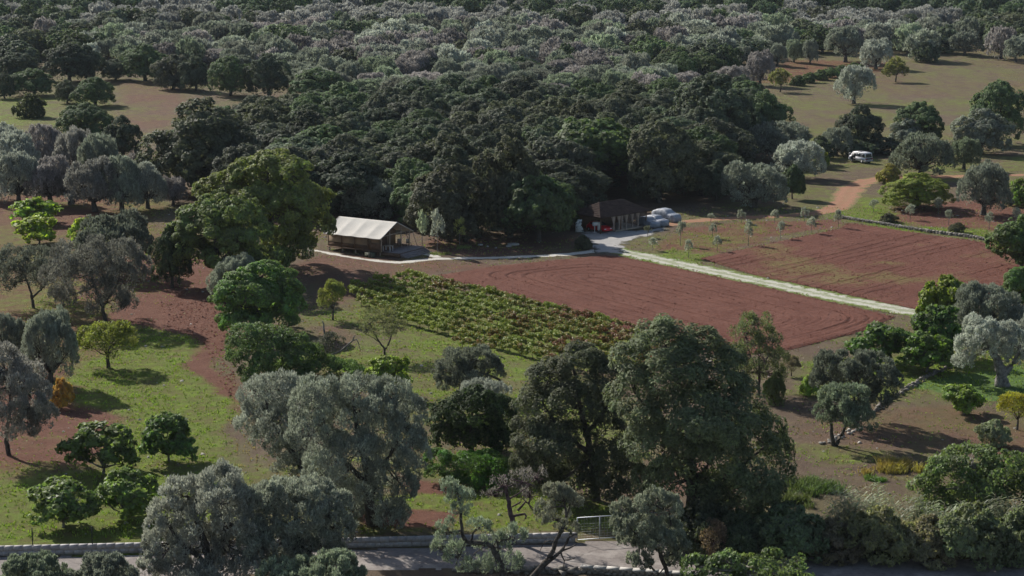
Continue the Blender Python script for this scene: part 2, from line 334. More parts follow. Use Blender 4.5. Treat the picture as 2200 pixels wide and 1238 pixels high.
# ------------------------------------------------------------------ ground
def zones(X, Y):
    px, py = to_px(X, Y)
    wx = X+5*(fbm(X/14, Y/14)-.47)*2; wy = Y+9*(fbm(X/14+40, Y/14+9)-.47)*2
    def soft(pts, s=3.): return ss(sdf(GG(pts), wx, wy)/(2*s)+.5)
    n1 = fbm(X/22+3, Y/22+8); n2 = fbm(X/7, Y/7+30)
    gr = .30+.9*(n1-.47); rd = .15+.8*(n2-.47); lw = np.zeros_like(X)
    def setz(pts, g, r, s=3.):
        nonlocal gr, rd
        m = soft(pts, s); gr = gr*(1-m)+(g+.7*(n2-.47))*m; rd = rd*(1-m)+(r+.5*(n1-.47))*m
    setz([(-300, 1230), (-300, 400), (330, 420), (480, 640), (510, 870), (430, 1150)], .42, .75, 4)           # left grove, red soil with weeds
    setz([(-200, 1172), (340, 1166), (520, 1060), (512, 880), (470, 800), (420, 735), (300, 720), (190, 790), (250, 850), (240, 960), (130, 1020), (-100, 1060)], .88, .3, 2)
    setz([(120, 830), (235, 830), (260, 900), (180, 960), (60, 1000), (-100, 1040), (-100, 900)], .12, .85, 2)
    setz([(300, 640), (470, 640), (505, 760), (520, 880), (490, 880), (440, 740), (200, 700)], .02, 1., 1.5)  # freshly turned strip
    setz([(330, 560), (480, 560), (480, 650), (300, 680)], .1, .9, 2)
    setz([(640, 700), (650, 570), (690, 545), (860, 566), (1290, 548), (930, 592), (740, 640)], .08, .62, 2)   # bare ground before the tent
    setz([(640, 660), (760, 640), (1150, 800), (1350, 830), (1350, 960), (900, 900), (640, 740)], .62, .18, 3)
    setz([(660, 690), (760, 690), (800, 730), (700, 760)], .2, .45, 2)
    setz([(730, 630), (890, 598), (1340, 705), (1340, 800), (1150, 800), (880, 725)], .75, .35, 2)             # under the vines
    setz([(900, 500), (1260, 500), (1300, 540), (940, 556)], .18, .6, 2)
    setz([(330, 330), (560, 240), (1600, 250), (1600, 440), (1260, 500), (700, 520), (400, 480)], .1, .25, 3)  # litter under the wood
    setz([(1380, 535), (1440, 490), (1810, 470), (1800, 492), (1480, 560)], .32, .75, 1.5)
    setz([(1330, 548), (1400, 530), (1500, 552), (1460, 580)], .95, .1, 1.)
    setz([(1810, 470), (1790, 450), (1830, 420), (1900, 425), (1900, 455), (2130, 505), (2130, 520)], .92, .1, 1.5)
    setz([(1880, 470), (1930, 440), (2300, 400), (2300, 520), (2120, 505)], .22, .85, 2)
    setz([(1640, 230), (1800, 170), (2010, 128), (2400, 120), (2400, 340), (1690, 330)], .40, .22, 6)          # meadow
    setz([(1880, 150), (2300, 118), (2300, 200), (1880, 215)], .15, .34, 5)
    setz([(1600, 182), (1700, 130), (1900, 130), (1880, 150), (1760, 172)], .05, .85, 4)
    setz([(1500, 470), (1560, 430), (1720, 330), (2300, 320), (2300, 400), (1880, 392), (1820, 440), (1780, 455)], .42, .2, 4)
    setz([(230, 175), (430, 180), (400, 260), (300, 300), (230, 250)], .30, .45, 5)
    setz([(-300, 195), (240, 210), (240, 270), (-300, 300)], .62, .25, 4)
    setz([(720, 1150), (900, 1040), (1100, 1010), (1240, 1060), (1460, 1130), (1440, 1160), (800, 1160)], .82, .35, 1.5)
    setz([(860, 1010), (960, 1010), (950, 1040), (870, 1050)], .05, 1., 1)
    setz([(780, 1110), (960, 1090), (940, 1155), (780, 1155)], .1, .8, 1)
    setz([(1690, 790), (2000, 760), (2200, 740), (2300, 900), (2000, 860), (1900, 870), (1700, 850)], .85, .15, 2)
    setz([(1700, 900), (1880, 880), (2300, 920), (2300, 1000), (1980, 960), (1700, 1000)], .15, .42, 2)
    setz([(1700, 950), (1900, 960), (1880, 1010), (1740, 1010)], .6, .2, 2)
    setz([(1350, 1000), (1500, 1000), (1450, 1080), (1380, 1080)], .1, .6, 1)
    lw = soft([(1960, 858), (2060, 810), (2300, 780), (2300, 900), (2100, 885)], 2)
    gr = np.where(Y > 470, np.maximum(gr, .35), gr)
    return np.stack([np.clip(gr, 0, 1), np.clip(rd, 0, 1), np.clip(lw, 0, 1)], -1)
def build_ground():
    xs = np.concatenate([[-2600, -1700, -1000, -600, -350, -240, -180], np.arange(-135, 150, .8), [180, 240, 350, 600, 1000, 1700, 2600]])
    ys = np.concatenate([[-150, 0, 60, 100], np.arange(128, 330, .75), np.arange(330, 640, 2.), np.arange(640, 1400, 10.), np.arange(1400, 2900, 60.)])
    X, Y = np.meshgrid(xs, ys); Z = HT(X, Y)
    n, m = X.shape; i = np.arange(n-1)[:, None]*m+np.arange(m-1)[None]
    Q = np.stack([i, i+1, i+m+1, i+m], -1).reshape(-1, 4)
    me = mesh_np('ground', np.c_[X.ravel(), Y.ravel(), Z.ravel()], Q, [M['ground']], smooth=True)
    z = zones(X.ravel(), np.maximum(Y.ravel(), 80)); a = me.attributes.new('zone', 'FLOAT_COLOR', 'POINT')
    a.data.foreach_set('color', np.c_[z, np.ones(len(z))].astype(np.float32).ravel())
    tag(ob('ground', me), kind='structure')
build_ground()

def resample(P, step):
    P = np.asarray(P, float)
    # smooth with Catmull-Rom
    Q = np.r_[[2*P[0]-P[1]], P, [2*P[-1]-P[-2]]]; out = []
    for i in range(1, len(Q)-2):
        n = max(2, int(np.linalg.norm(Q[i+1]-Q[i])/step))
        for t in np.arange(n)/n:
            out.append(.5*((2*Q[i])+(-Q[i-1]+Q[i+1])*t+(2*Q[i-1]-5*Q[i]+4*Q[i+1]-Q[i+2])*t*t+(-Q[i-1]+3*Q[i]-3*Q[i+1]+Q[i+2])*t**3))
    out.append(P[-1]); return np.array(out)
def strip(name, pts, width, mat, z=.008, seed=0, jit=.25, label=None):
    C = resample(GG(pts), .5); n = len(C); T = np.gradient(C, axis=0); T /= np.linalg.norm(T, axis=1)[:, None]
    N = np.c_[-T[:, 1], T[:, 0]]; W = np.interp(np.linspace(0, 1, n), np.linspace(0, 1, len(np.atleast_1d(width))), np.atleast_1d(width)) if np.ndim(width) else np.full(n, width)
    r = np.random.default_rng(seed); k = np.linspace(-1, 1, 9); V = []; A = []
    jl = r.normal(0, jit, n); jr = r.normal(0, jit, n); jl = np.convolve(jl, [.25, .5, .25], 'same'); jr = np.convolve(jr, [.25, .5, .25], 'same')
    for q in k:
        off = q*W/2+np.where(q < 0, jl, jr)*abs(q)
        V.append(np.c_[C+N*off[:, None], np.full(n, z)]); A.append(np.full(n, q))
    V = np.stack(V, 1).reshape(-1, 3); A = np.stack(A, 1).ravel()
    i = np.arange(n-1)[:, None]*9+np.arange(8)[None]; Q = np.stack([i, i+1, i+10, i+9], -1).reshape(-1, 4)
    me = mesh_np(name, V, Q[:, ::-1], [mat], smooth=True); a = me.attributes.new('across', 'FLOAT', 'POINT'); a.data.foreach_set('value', A.astype(np.float32))
    return tag(ob(name, me), label, kind='structure')
def sheet(name, pts, mat, z, step=.5, jit=.25, seed=1):
    P = GG(pts); x0, y0 = P.min(0)-1; x1, y1 = P.max(0)+1
    X, Y = np.meshgrid(np.arange(x0, x1, step), np.arange(y0, y1, step))
    wx = X+jit*2*(fbm(X*.8, Y*.8)-.47)*2; wy = Y+jit*2*(fbm(X*.8+9, Y*.8+4)-.47)*2
    D = sdf(P, wx, wy); n, m = X.shape; i = np.arange(n-1)[:, None]*m+np.arange(m-1)[None]
    Q = np.stack([i, i+1, i+m+1, i+m], -1).reshape(-1, 4); Q = Q[(D.ravel()[Q].min(1) > 0)]
    me = mesh_np(name, np.c_[X.ravel(), Y.ravel(), np.full(X.size, z)], Q, [mat], smooth=True)
    a = me.attributes.new('across', 'FLOAT', 'POINT'); a.data.foreach_set('value', np.clip(1-D.ravel()/2.2, 0, 1).astype(np.float32))
    return tag(ob(name, me), kind='structure')
sheet('road', [(-250, 1201), (400, 1188), (930, 1176), (1240, 1164), (1430, 1160), (1480, 1180), (1700, 1194), (2450, 1206), (2450, 1300), (1700, 1262), (1490, 1243), (1240, 1224), (640, 1228), (-250, 1300)], M['road'], .010, .4, .15)
strip('gravel_path', [(640, 532), (690, 541), (760, 554), (850, 564), (930, 557), (1090, 553), (1230, 546), (1310, 533)], [1.0, 1.1, 1.2, 1.8, 1.7, 1.7, 1.9, 2.2], M['pale_path'], .010, 3)
strip('tent_path', [(893, 541), (915, 545), (942, 553)], [2.4, 1.8, 1.3], M['pale_path'], .018, 4)
strip('grassy_track', [(1310, 533), (1350, 544), (1480, 572), (1620, 602), (1800, 640), (1965, 672), (2060, 694)], [3.6, 4.6, 4.6, 4.6, 4.4, 4.4, 4.], M['track'], .016, 5, .35)
strip('dirt_track', [(1400, 493), (1480, 476), (1560, 470), (1700, 463), (1782, 452), (1812, 432), (1830, 405), (1880, 386), (2000, 381), (2110, 378), (2300, 374)], [3., 3.2, 3.4, 4.2, 4.6, 4.4, 4., 3.4, 3.], M['red_track'], .010, 6, .35)
sheet('yard', [(1246, 500), (1275, 494), (1385, 493), (1450, 484), (1440, 494), (1395, 508), (1345, 524), (1345, 545), (1280, 546), (1262, 530)], M['yard'], .022, .3, .9)

# ------------------------------------------------------------------ ploughed fields with real furrows
def field(name, pts, mat, step, mode, weed=None, seed=0):
    P = GG(pts); x0, y0 = P.min(0)-1; x1, y1 = P.max(0)+1
    X, Y = np.meshgrid(np.arange(x0, x1, step), np.arange(y0, y1, step))
    wx = X+.5*(fbm(X*.35, Y*.35)-.47); wy = Y+.5*(fbm(X*.35+9, Y*.35+4)-.47)
    ins = inside(P, wx, wy); D = dist_edge(P, wx, wy)
    if isinstance(mode, str):
        # furrows follow the field's outline: smooth minimum of the distances to its edges
        acc = 0; n = len(P)
        for i in range(n):
            a = P[i]; b = P[(i+1) % n]; e = (b-a)/np.linalg.norm(b-a); acc = acc+np.exp(-np.abs((wx-a[0])*e[1]-(wy-a[1])*e[0])/1.6)
        ph = -1.6*np.log(acc)
    else:
        d = mode/np.linalg.norm(mode); ph = -wx*d[1]+wy*d[0]+.35*fbm(X*.05, Y*.05)
    ph = ph+.28*(fbm(X*.22+3, Y*.22)-.47)
    am = .5+1.0*fbm(X*.18+5, Y*.18+2)
    z = .016*am*np.sin(ph*2*pi/.62)
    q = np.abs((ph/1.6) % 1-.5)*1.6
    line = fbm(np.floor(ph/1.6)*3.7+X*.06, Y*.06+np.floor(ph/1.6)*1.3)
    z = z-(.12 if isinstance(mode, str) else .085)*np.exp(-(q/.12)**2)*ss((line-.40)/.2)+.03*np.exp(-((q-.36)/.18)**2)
    z = z+.05*(fbm(X*2.2, Y*2.2)-.47)+.03*(vnoise(X*5, Y*5)-.5)
    z = .03+(z+.13)*ss(D/.8)
    z = np.maximum(z, .018)
    n, m = X.shape; i = np.arange(n-1)[:, None]*m+np.arange(m-1)[None]
    Q = np.stack([i, i+1, i+m+1, i+m], -1).reshape(-1, 4); Q = Q[ins.ravel()[Q].all(1)]
    used, inv = np.unique(Q, return_inverse=True)
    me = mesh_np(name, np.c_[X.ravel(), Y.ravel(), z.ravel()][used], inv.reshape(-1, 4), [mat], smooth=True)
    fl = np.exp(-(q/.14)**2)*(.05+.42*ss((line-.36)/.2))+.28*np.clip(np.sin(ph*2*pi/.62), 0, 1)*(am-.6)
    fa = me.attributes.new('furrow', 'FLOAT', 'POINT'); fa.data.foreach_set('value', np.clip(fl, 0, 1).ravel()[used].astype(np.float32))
    if weed is not None:
        a = me.attributes.new('weed', 'FLOAT', 'POINT'); xx, yy = X.ravel()[used], Y.ravel()[used]; w = np.zeros(len(xx))
        for (qx, qy, rx, k) in weed:
            c = G(qx, qy); w = np.maximum(w, k*np.exp(-(((xx-c[0])/rx)**2+((yy-c[1])/(rx*1.6))**2)))
        a.data.foreach_set('value', w.astype(np.float32))
    return tag(ob(name, me), kind='structure')
FIELD1 = [(930, 594), (1060, 573), (1290, 550), (1335, 552), (1480, 582), (1700, 630), (1925, 681), (1860, 712), (1700, 752), (1560, 770), (1340, 706), (1130, 645)]
FIELD2 = [(1500, 556), (1640, 527), (1800, 493), (1822, 479), (2000, 506), (2130, 524), (2240, 545), (2300, 600), (2160, 650), (1975, 668), (1800, 630), (1620, 592)]
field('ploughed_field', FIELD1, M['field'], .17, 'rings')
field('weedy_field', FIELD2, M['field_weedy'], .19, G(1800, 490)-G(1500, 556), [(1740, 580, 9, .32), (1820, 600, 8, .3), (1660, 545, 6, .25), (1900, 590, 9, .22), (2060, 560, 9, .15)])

# ------------------------------------------------------------------ plants
def unit(v): return v/(np.linalg.norm(v, axis=-1, keepdims=True)+1e-9)
def leaf_quads(C, R, wgt, N, L, W, rng, up=.4, out=1., rnd=.8, shell=.35, droop=0., Od=None, tang=0., nr=0.):
    """leaves sit on the outer side of each clump; tang turns the blades to lie along its surface; returns a tint per clump too"""
    k = rng.choice(len(C), N, p=wgt/wgt.sum()); d = unit(rng.normal(size=(N, 3)))
    if Od is not None:
        o = Od[k]; dt = (d*o).sum(1); fl = (dt < -.25) & (np.abs(o).sum(1) > 0) & (rng.random(N) < .85); d[fl] = d[fl]-2*dt[fl, None]*o[fl]
    r = (shell+(1-shell)*rng.random(N))**.6
    P = C[k]+d*R[k]*r[:, None]
    rn = rng.normal(size=(N, 3)); nd = d if Od is None else unit(d*.6+Od[k]*.7)
    a = unit(d*out+np.array([0, 0, up])+rn*rnd)
    if tang:
        q = unit(np.cross(nd, rn)); a = unit(a*(1-tang)+q*tang)
    if droop: a[:, 2] -= droop; a = unit(a)
    b = unit(np.cross(a, unit(nd+rng.normal(size=(N, 3))*(nr or (.6-.25*(tang > 0))))))
    l = L*(.6+.8*rng.random(N))[:, None]; w = W*(.6+.8*rng.random(N))[:, None]
    nrm = np.cross(a, b)*.12*l
    V = np.stack([P-a*l/2, P+b*w/2+nrm, P+a*l/2, P-b*w/2+nrm], 1).reshape(-1, 3)
    tint = np.clip(rng.normal(1., .10, len(C)), .7, 1.35)[k]
    return V, np.arange(4*N).reshape(-1, 4), np.repeat(tint, 4)
def set_tint(me, t):
    a = me.attributes.new('tint', 'FLOAT', 'POINT'); n = len(me.vertices); v = np.ones(n, np.float32); v[:len(t)] = t; a.data.foreach_set('value', v)
    return me
def clumps_on(lobes, per, rad, rng, stretch=1., low=-.35, lean=0.):
    """small leafy clumps on the outside of each big lobe, only where they show on the crown's outside"""
    C = []; R = []
    Lc = np.array([l[0] for l in lobes]); Lr = np.array([l[1] for l in lobes])
    for c, r in zip(Lc, Lr):
        for _ in range(per):
            d = unit(rng.normal(size=3)); d[2] = abs(d[2]) if d[2] < low else d[2]; d = unit(d)
            p = c+d*r*(.82+.24*rng.random())
            q = ((p-Lc)/Lr); inner = np.sum((q**2).sum(1) < .62)
            if inner > 0: continue
            s = rad*np.mean(r)*(.65+.7*rng.random()); C.append(p); R.append([s, s, s*(stretch if d[2] > .1 else .35+.45*stretch)])
    for c, r in zip(Lc, Lr):                 # inner foliage so the crown is not hollow
        C.append(c); R.append(r*.8)
    C = np.array(C); R = np.array(R); mid = Lc.mean(0)*np.array([1, 1, .7]); Od = unit(C-mid+np.array([0, 0, .15])*np.abs(Lr).mean()); Od[-len(Lc):] = 0
    return C, R, Od
def limb(mb, p0, p1, r0, r1, rng, n=7, wob=.12, k=6, sag=0.):
    p0 = np.array(p0, float); p1 = np.array(p1, float); t = np.linspace(0, 1, n)[:, None]; L = np.linalg.norm(p1-p0)
    P = p0+(p1-p0)*t; w = np.cumsum(rng.normal(0, wob*L/n, (n, 3)), 0); w -= w[-1]*t; P = P+w*np.sin(t*pi)**.5
    P[:, 2] += sag*L*np.sin(t[:, 0]*pi)
    mb.tube(P, r0+(r1-r0)*t[:, 0]**.8, k); return P
STY = {  # crown style: lobes, clumps per lobe, clump size, stretch, leaf params
 'olive': dict(n=13, z=(.22, .74), rr=(.24, .35), lr=(.17, .24), lz=1.1, per=34, rad=.28, st=1.35, up=1.2, out=.9, rnd=.5, shell=.4, th=.2, tr=.05, tang=.0, low=-.4, nr=1.3),
 'oak':   dict(n=17, z=(.15, .68), rr=(.20, .34), lr=(.16, .24), lz=1.05, per=52, rad=.22, st=1.05, up=.2, out=.5, rnd=.8, shell=.65, th=.2, tr=.035, tang=.65),
 'broad': dict(n=15, z=(.24, .70), rr=(.20, .34), lr=(.15, .23), lz=1., per=34, rad=.30, st=.8, up=.1, out=.5, rnd=.8, shell=.65, th=.2, tr=.03, tang=.65),
 'fig':   dict(n=20, z=(.22, .80), rr=(.12, .42), lr=(.085, .15), lz=1.1, per=9, rad=.55, st=.8, up=.1, out=.5, rnd=.9, shell=.55, th=.12, tr=.022, tang=.5),
 'fruit': dict(n=9, z=(.42, .74), rr=(.14, .30), lr=(.16, .23), lz=1.2, per=12, rad=.45, st=1.3, up=.7, out=.8, rnd=.6, shell=.3, th=.28, tr=.03),
 'bush':  dict(n=14, z=(.10, .55), rr=(.12, .34), lr=(.17, .26), lz=1., per=34, rad=.28, st=.9, up=.35, out=.6, rnd=.8, shell=.6, th=.05, tr=.02, tang=.45),
 'sapling': dict(n=5, z=(.50, .80), rr=(.05, .22), lr=(.16, .24), lz=1.5, per=7, rad=.6, st=1.5, up=1.1, out=.6, rnd=.6, shell=.2, th=.45, tr=.025),
}
def gen_tree(style, W, H, N, L, LW, seed, far=False, droop=0.):
    s = STY[style]; rng = np.random.default_rng(seed); n = s['n']; lobes = []
    off = rng.random()*6.28
    for i in range(n):
        th = off+i*2.39996+rng.normal(0, .25); u = rng.random()
        z = H*(s['z'][0]+(s['z'][1]-s['z'][0])*((i+.5)/n if i % 2 else u)); rr = W*(s['rr'][0]+(s['rr'][1]-s['rr'][0])*rng.random())
        if z > H*.6: rr *= .75
        lr = W*(s['lr'][0]+(s['lr'][1]-s['lr'][0])*rng.random())
        lobes.append((np.array([rr*cos(th), rr*sin(th), z]), np.array([lr, lr, min(lr*s['lz'], H*.3)])))
    lobes.append((np.array([rng.normal(0, .03)*W, rng.normal(0, .03)*W, H*.78]), np.array([W*.2, W*.2, H*.2])))
    C, R, Od = clumps_on(lobes, s['per'] if not far else 14, s['rad']*(1.25 if far else 1), rng, s['st'], s.get('low', -.35))
    wgt = (R[:, 0]*R[:, 2])**1.0; wgt[-len(lobes):] *= .22
    V, Q, tint = leaf_quads(C, R, wgt, N, L, LW, rng, s['up'], s['out'], s['rnd'], s['shell'], droop, Od, s.get('tang', 0), s.get('nr', 0.))
    V[:, 2] = np.maximum(V[:, 2], .06)
    lo, hi = np.percentile(V, 1, 0), np.percentile(V, 99.2, 0); kx = W/((hi[0]-lo[0]+hi[1]-lo[1])/2); kz = H/hi[2]
    V = V*np.array([kx, kx, kz])
    mb = MB(); tr = s['tr']*W; th = s['th']*H
    base = limb(mb, (0, 0, -.15), (rng.normal(0, .02)*W, rng.normal(0, .02)*W, th), tr*1.45, tr*.9, rng, 6, .10, 8 if not far else 5)
    top = base[-1]
    for c, r in lobes[:(n if not far else 3)]:
        e = c*np.array([kx, kx, kz])*np.array([.95, .95, 1.]); e[2] = max(e[2], th*1.05)
        if far: mb.cyl(top, e, tr*.35, 4); continue
        P = limb(mb, top, e, tr*.55, tr*.12, rng, 7, .22, 5, .03)
        for _ in range(3): limb(mb, P[4], e+unit(rng.normal(size=3))*r*.8*np.array([1, 1, .9])+np.array([0, 0, r[2]*.25]), tr*.18, tr*.04, rng, 5, .2, 4)
    return (V, Q, tint), mb
VAR = {}
def variants(style, lod, count, W, H, N, L, LW, leafm, barkm='bark', droop=0.):
    out = []
    for i in range(count):
        (V, Q, tint), mb = gen_tree(style, W, H, N, L, LW, (sum(map(ord, style+lod))*7+i*31) % 99991, lod == 'far', droop)
        if lod == 'far':
            mb2 = MB(); mb2.add(V, Q, 0)
            for v, q, t in ((mb.V, mb.Q, mb.T),):
                mb2.add(np.concatenate(v), [np.concatenate(q)]+([np.concatenate(t)] if t else []), 1)
            out.append((set_tint(mb2.mesh(style+'_tree_far', [M[leafm], M[barkm]]), tint), None, W, H))
        else:
            out.append((set_tint(mesh_np(style+'_crown', V, Q, [M[leafm]]), tint), mb.mesh(style+'_trunk', M[barkm], True), W, H))
    VAR[style, lod] = out
variants('olive', 'near', 4, 8., 6., 30000, .27, .085, 'olive')
variants('olive', 'mid', 6, 8., 6.2, 12000, .38, .15, 'olive')
variants('olive', 'far', 6, 8., 6.2, 3200, .62, .32, 'olive')
variants('oak', 'near', 3, 8., 7., 26000, .26, .15, 'oak')
variants('oak', 'mid', 7, 9., 8.5, 24000, .29, .19, 'oak')
variants('oak', 'far', 5, 9., 7.5, 3200, .66, .42, 'oak')
variants('broad', 'near', 2, 9., 7.5, 24000, .28, .19, 'leaf')
variants('broad', 'mid', 4, 9., 8., 14000, .42, .30, 'leaf')
variants('fig', 'near', 4, 4., 3., 3400, .27, .22, 'fig', 'bark_grey')
variants('fig', 'mid', 2, 4., 3., 1600, .40, .32, 'fig', 'bark_grey')
variants('fruit', 'near', 4, 4., 3.8, 5200, .20, .085, 'leaf')
variants('fruit', 'mid', 3, 4., 3.8, 2600, .32, .15, 'leaf')
variants('bush', 'near', 4, 4., 2.6, 9000, .22, .12, 'leaf')
variants('bush', 'mid', 4, 5., 3., 4500, .36, .22, 'leaf')
variants('sapling', 'near', 3, 1.4, 2.2, 700, .17, .06, 'olive', 'bark_grey')
variants('sapling', 'mid', 4, 1.4, 2.2, 420, .24, .09, 'olive', 'bark_grey')

C_SILVER = (.168, .176, .152); C_OLIVE = (.118, .128, .102); C_MAUVE = (.140, .127, .124); C_OLGREEN = (.122, .142, .098)
C_OAK = (.047, .058, .038); C_OAK2 = (.055, .077, .036); C_OAKBR = (.066, .072, .045); C_GREEN = (.062, .098, .03); C_LEAF = (.085, .122, .034)
C_BRIGHT = (.125, .170, .034); C_YELLOW = (.118, .142, .036); C_FIG = (.098, .140, .048); C_CAROB = (.066, .078, .042); C_GOLD = (.19, .14, .045)
used_variant = {}
def plant(style, x, y, W, H, label, group=None, color=C_OLIVE, lod=None, cat='tree', name=None, rng=np.random.default_rng(5), barkcol=None):
    d = math.hypot(x, y)
    if lod is None: lod = 'near' if d < 235 else ('mid' if d < 560 else 'far')
    if (style, lod) not in VAR: lod = 'mid' if (style, 'mid') in VAR else 'near'
    vs = VAR[style, lod]; k = used_variant.get((style, lod), 0); used_variant[style, lod] = k+1
    crown, trunk, W0, H0 = vs[k % len(vs)]
    nm = name or {'olive': 'olive_tree', 'oak': 'oak_tree', 'broad': 'broadleaf_tree', 'fig': 'fig_tree', 'fruit': 'fruit_tree', 'bush': 'bush', 'sapling': 'olive_sapling'}[style]
    z = float(HT(np.array(float(x)), np.array(float(y)))); rz = rng.random()*6.28
    sc = (W/W0, W/W0, H/H0)
    if lod == 'far' and trunk is None:
        o = ob(nm, crown, None, (x, y, z), rz, color); o.scale = sc
    else:
        o = empty(nm, (x, y, z), rz); o.scale = sc
        ob('trunk' if style != 'bush' else 'stems', trunk, o); ob('crown' if style != 'bush' else 'foliage', crown, o, color=color)
    return tag(o, label, cat, group)
def T(style, cx, ytop, ybase, wpx, label, color=C_OLIVE, group=None, lod=None, cat='tree', name=None):
    x, y = G(cx, ybase); s = scl(ybase, cx); dep = math.atan2(CAMH, y)
    return plant(style, x, y, wpx/s, (ybase-ytop)/s/cos(dep)-.5*wpx/s*sin(dep)*.35, label, group, color, lod, cat, name)
def custom(name, label, cat, base, lobes, limbs=(), leafm='olive', color=C_OLIVE, N=20000, L=.25, LW=.08, style='olive', per=30, rad=None, depth=1.25, seed=1, barkm='bark', extra_back=True, group=None, twigs=6):
    """a tree drawn from its lobes: (cx, cy, rx, ry[, metres behind the trunk])"""
    rng = np.random.default_rng(seed); s = STY[style]; X0, Y0 = G(*base); sc = scl(base[1]); dep = math.atan2(CAMH, Y0)
    LB = []
    for l in lobes:
        cx, cy, rx, ry = l[:4]; r = rx/sc; d = l[4] if len(l) > 4 else rng.normal(0, .35)*r
        z = max((base[1]-cy)/sc/cos(dep)*.945-d*tan(dep), .25)
        ry = ry*.86; r *= .95
        LB.append((np.array([(cx-base[0])/sc, d, z]), np.array([r, r*depth, ry/sc])))
        if extra_back:
            LB.append((np.array([(cx-base[0])/sc+rng.normal(0, .25)*r, d+r*1.1*(1 if rng.random() < .6 else -1), z*.92]), np.array([r*.85, r*.9, ry/sc*.85])))
    C, R, Od = clumps_on(LB, per, rad or s['rad'], rng, s['st'], s.get('low', -.35))
    wgt = R[:, 0]*R[:, 2]; wgt[-len(LB):] *= .22
    V, Q, tint = leaf_quads(C, R, wgt, N, L, LW, rng, s['up'], s['out'], s['rnd'], s['shell'], 0., Od, s.get('tang', 0), s.get('nr', 0.)); V[:, 2] = np.maximum(V[:, 2], .05)
    o = empty(name, (X0, Y0, 0)); tag(o, label, cat, group)
    mb = MB(); ends = []
    for P, r0, r1 in limbs:
        Q3 = np.array([[(p[0]-base[0])/sc, p[2] if len(p) > 2 else 0., max((base[1]-p[1])/sc/cos(dep)-(p[2] if len(p) > 2 else 0.)*tan(dep), -.15)] for p in P])
        Q3 = resample(Q3, .3); n = len(Q3); rr = np.linspace(r0, r1, n)*(1+.12*rng.normal(size=n)*(.5)); Q3[1:-1] += rng.normal(0, .025, (n-2, 3))
        mb.tube(Q3, np.maximum(rr, .012), 7); ends.append(Q3)
    for c, r in LB:
        if not ends: break
        A = np.concatenate([e[len(e)//3:] for e in ends]); p = A[np.argmin(((A-c)**2).sum(1))]
        br = limb(mb, p, c, .09, .04, rng, 6, .2, 5)
        for _ in range(twigs): limb(mb, br[3+rng.integers(3)], c+unit(rng.normal(size=3))*r*.9, .03, .01, rng, 5, .25, 4)
    if ends: part('trunk', mb, M[barkm], o, True)
    if N: ob('crown' if cat == 'tree' else 'foliage', set_tint(mesh_np(name+'_crown', V, Q, [M[leafm]]), tint), o, color=color)
    return o

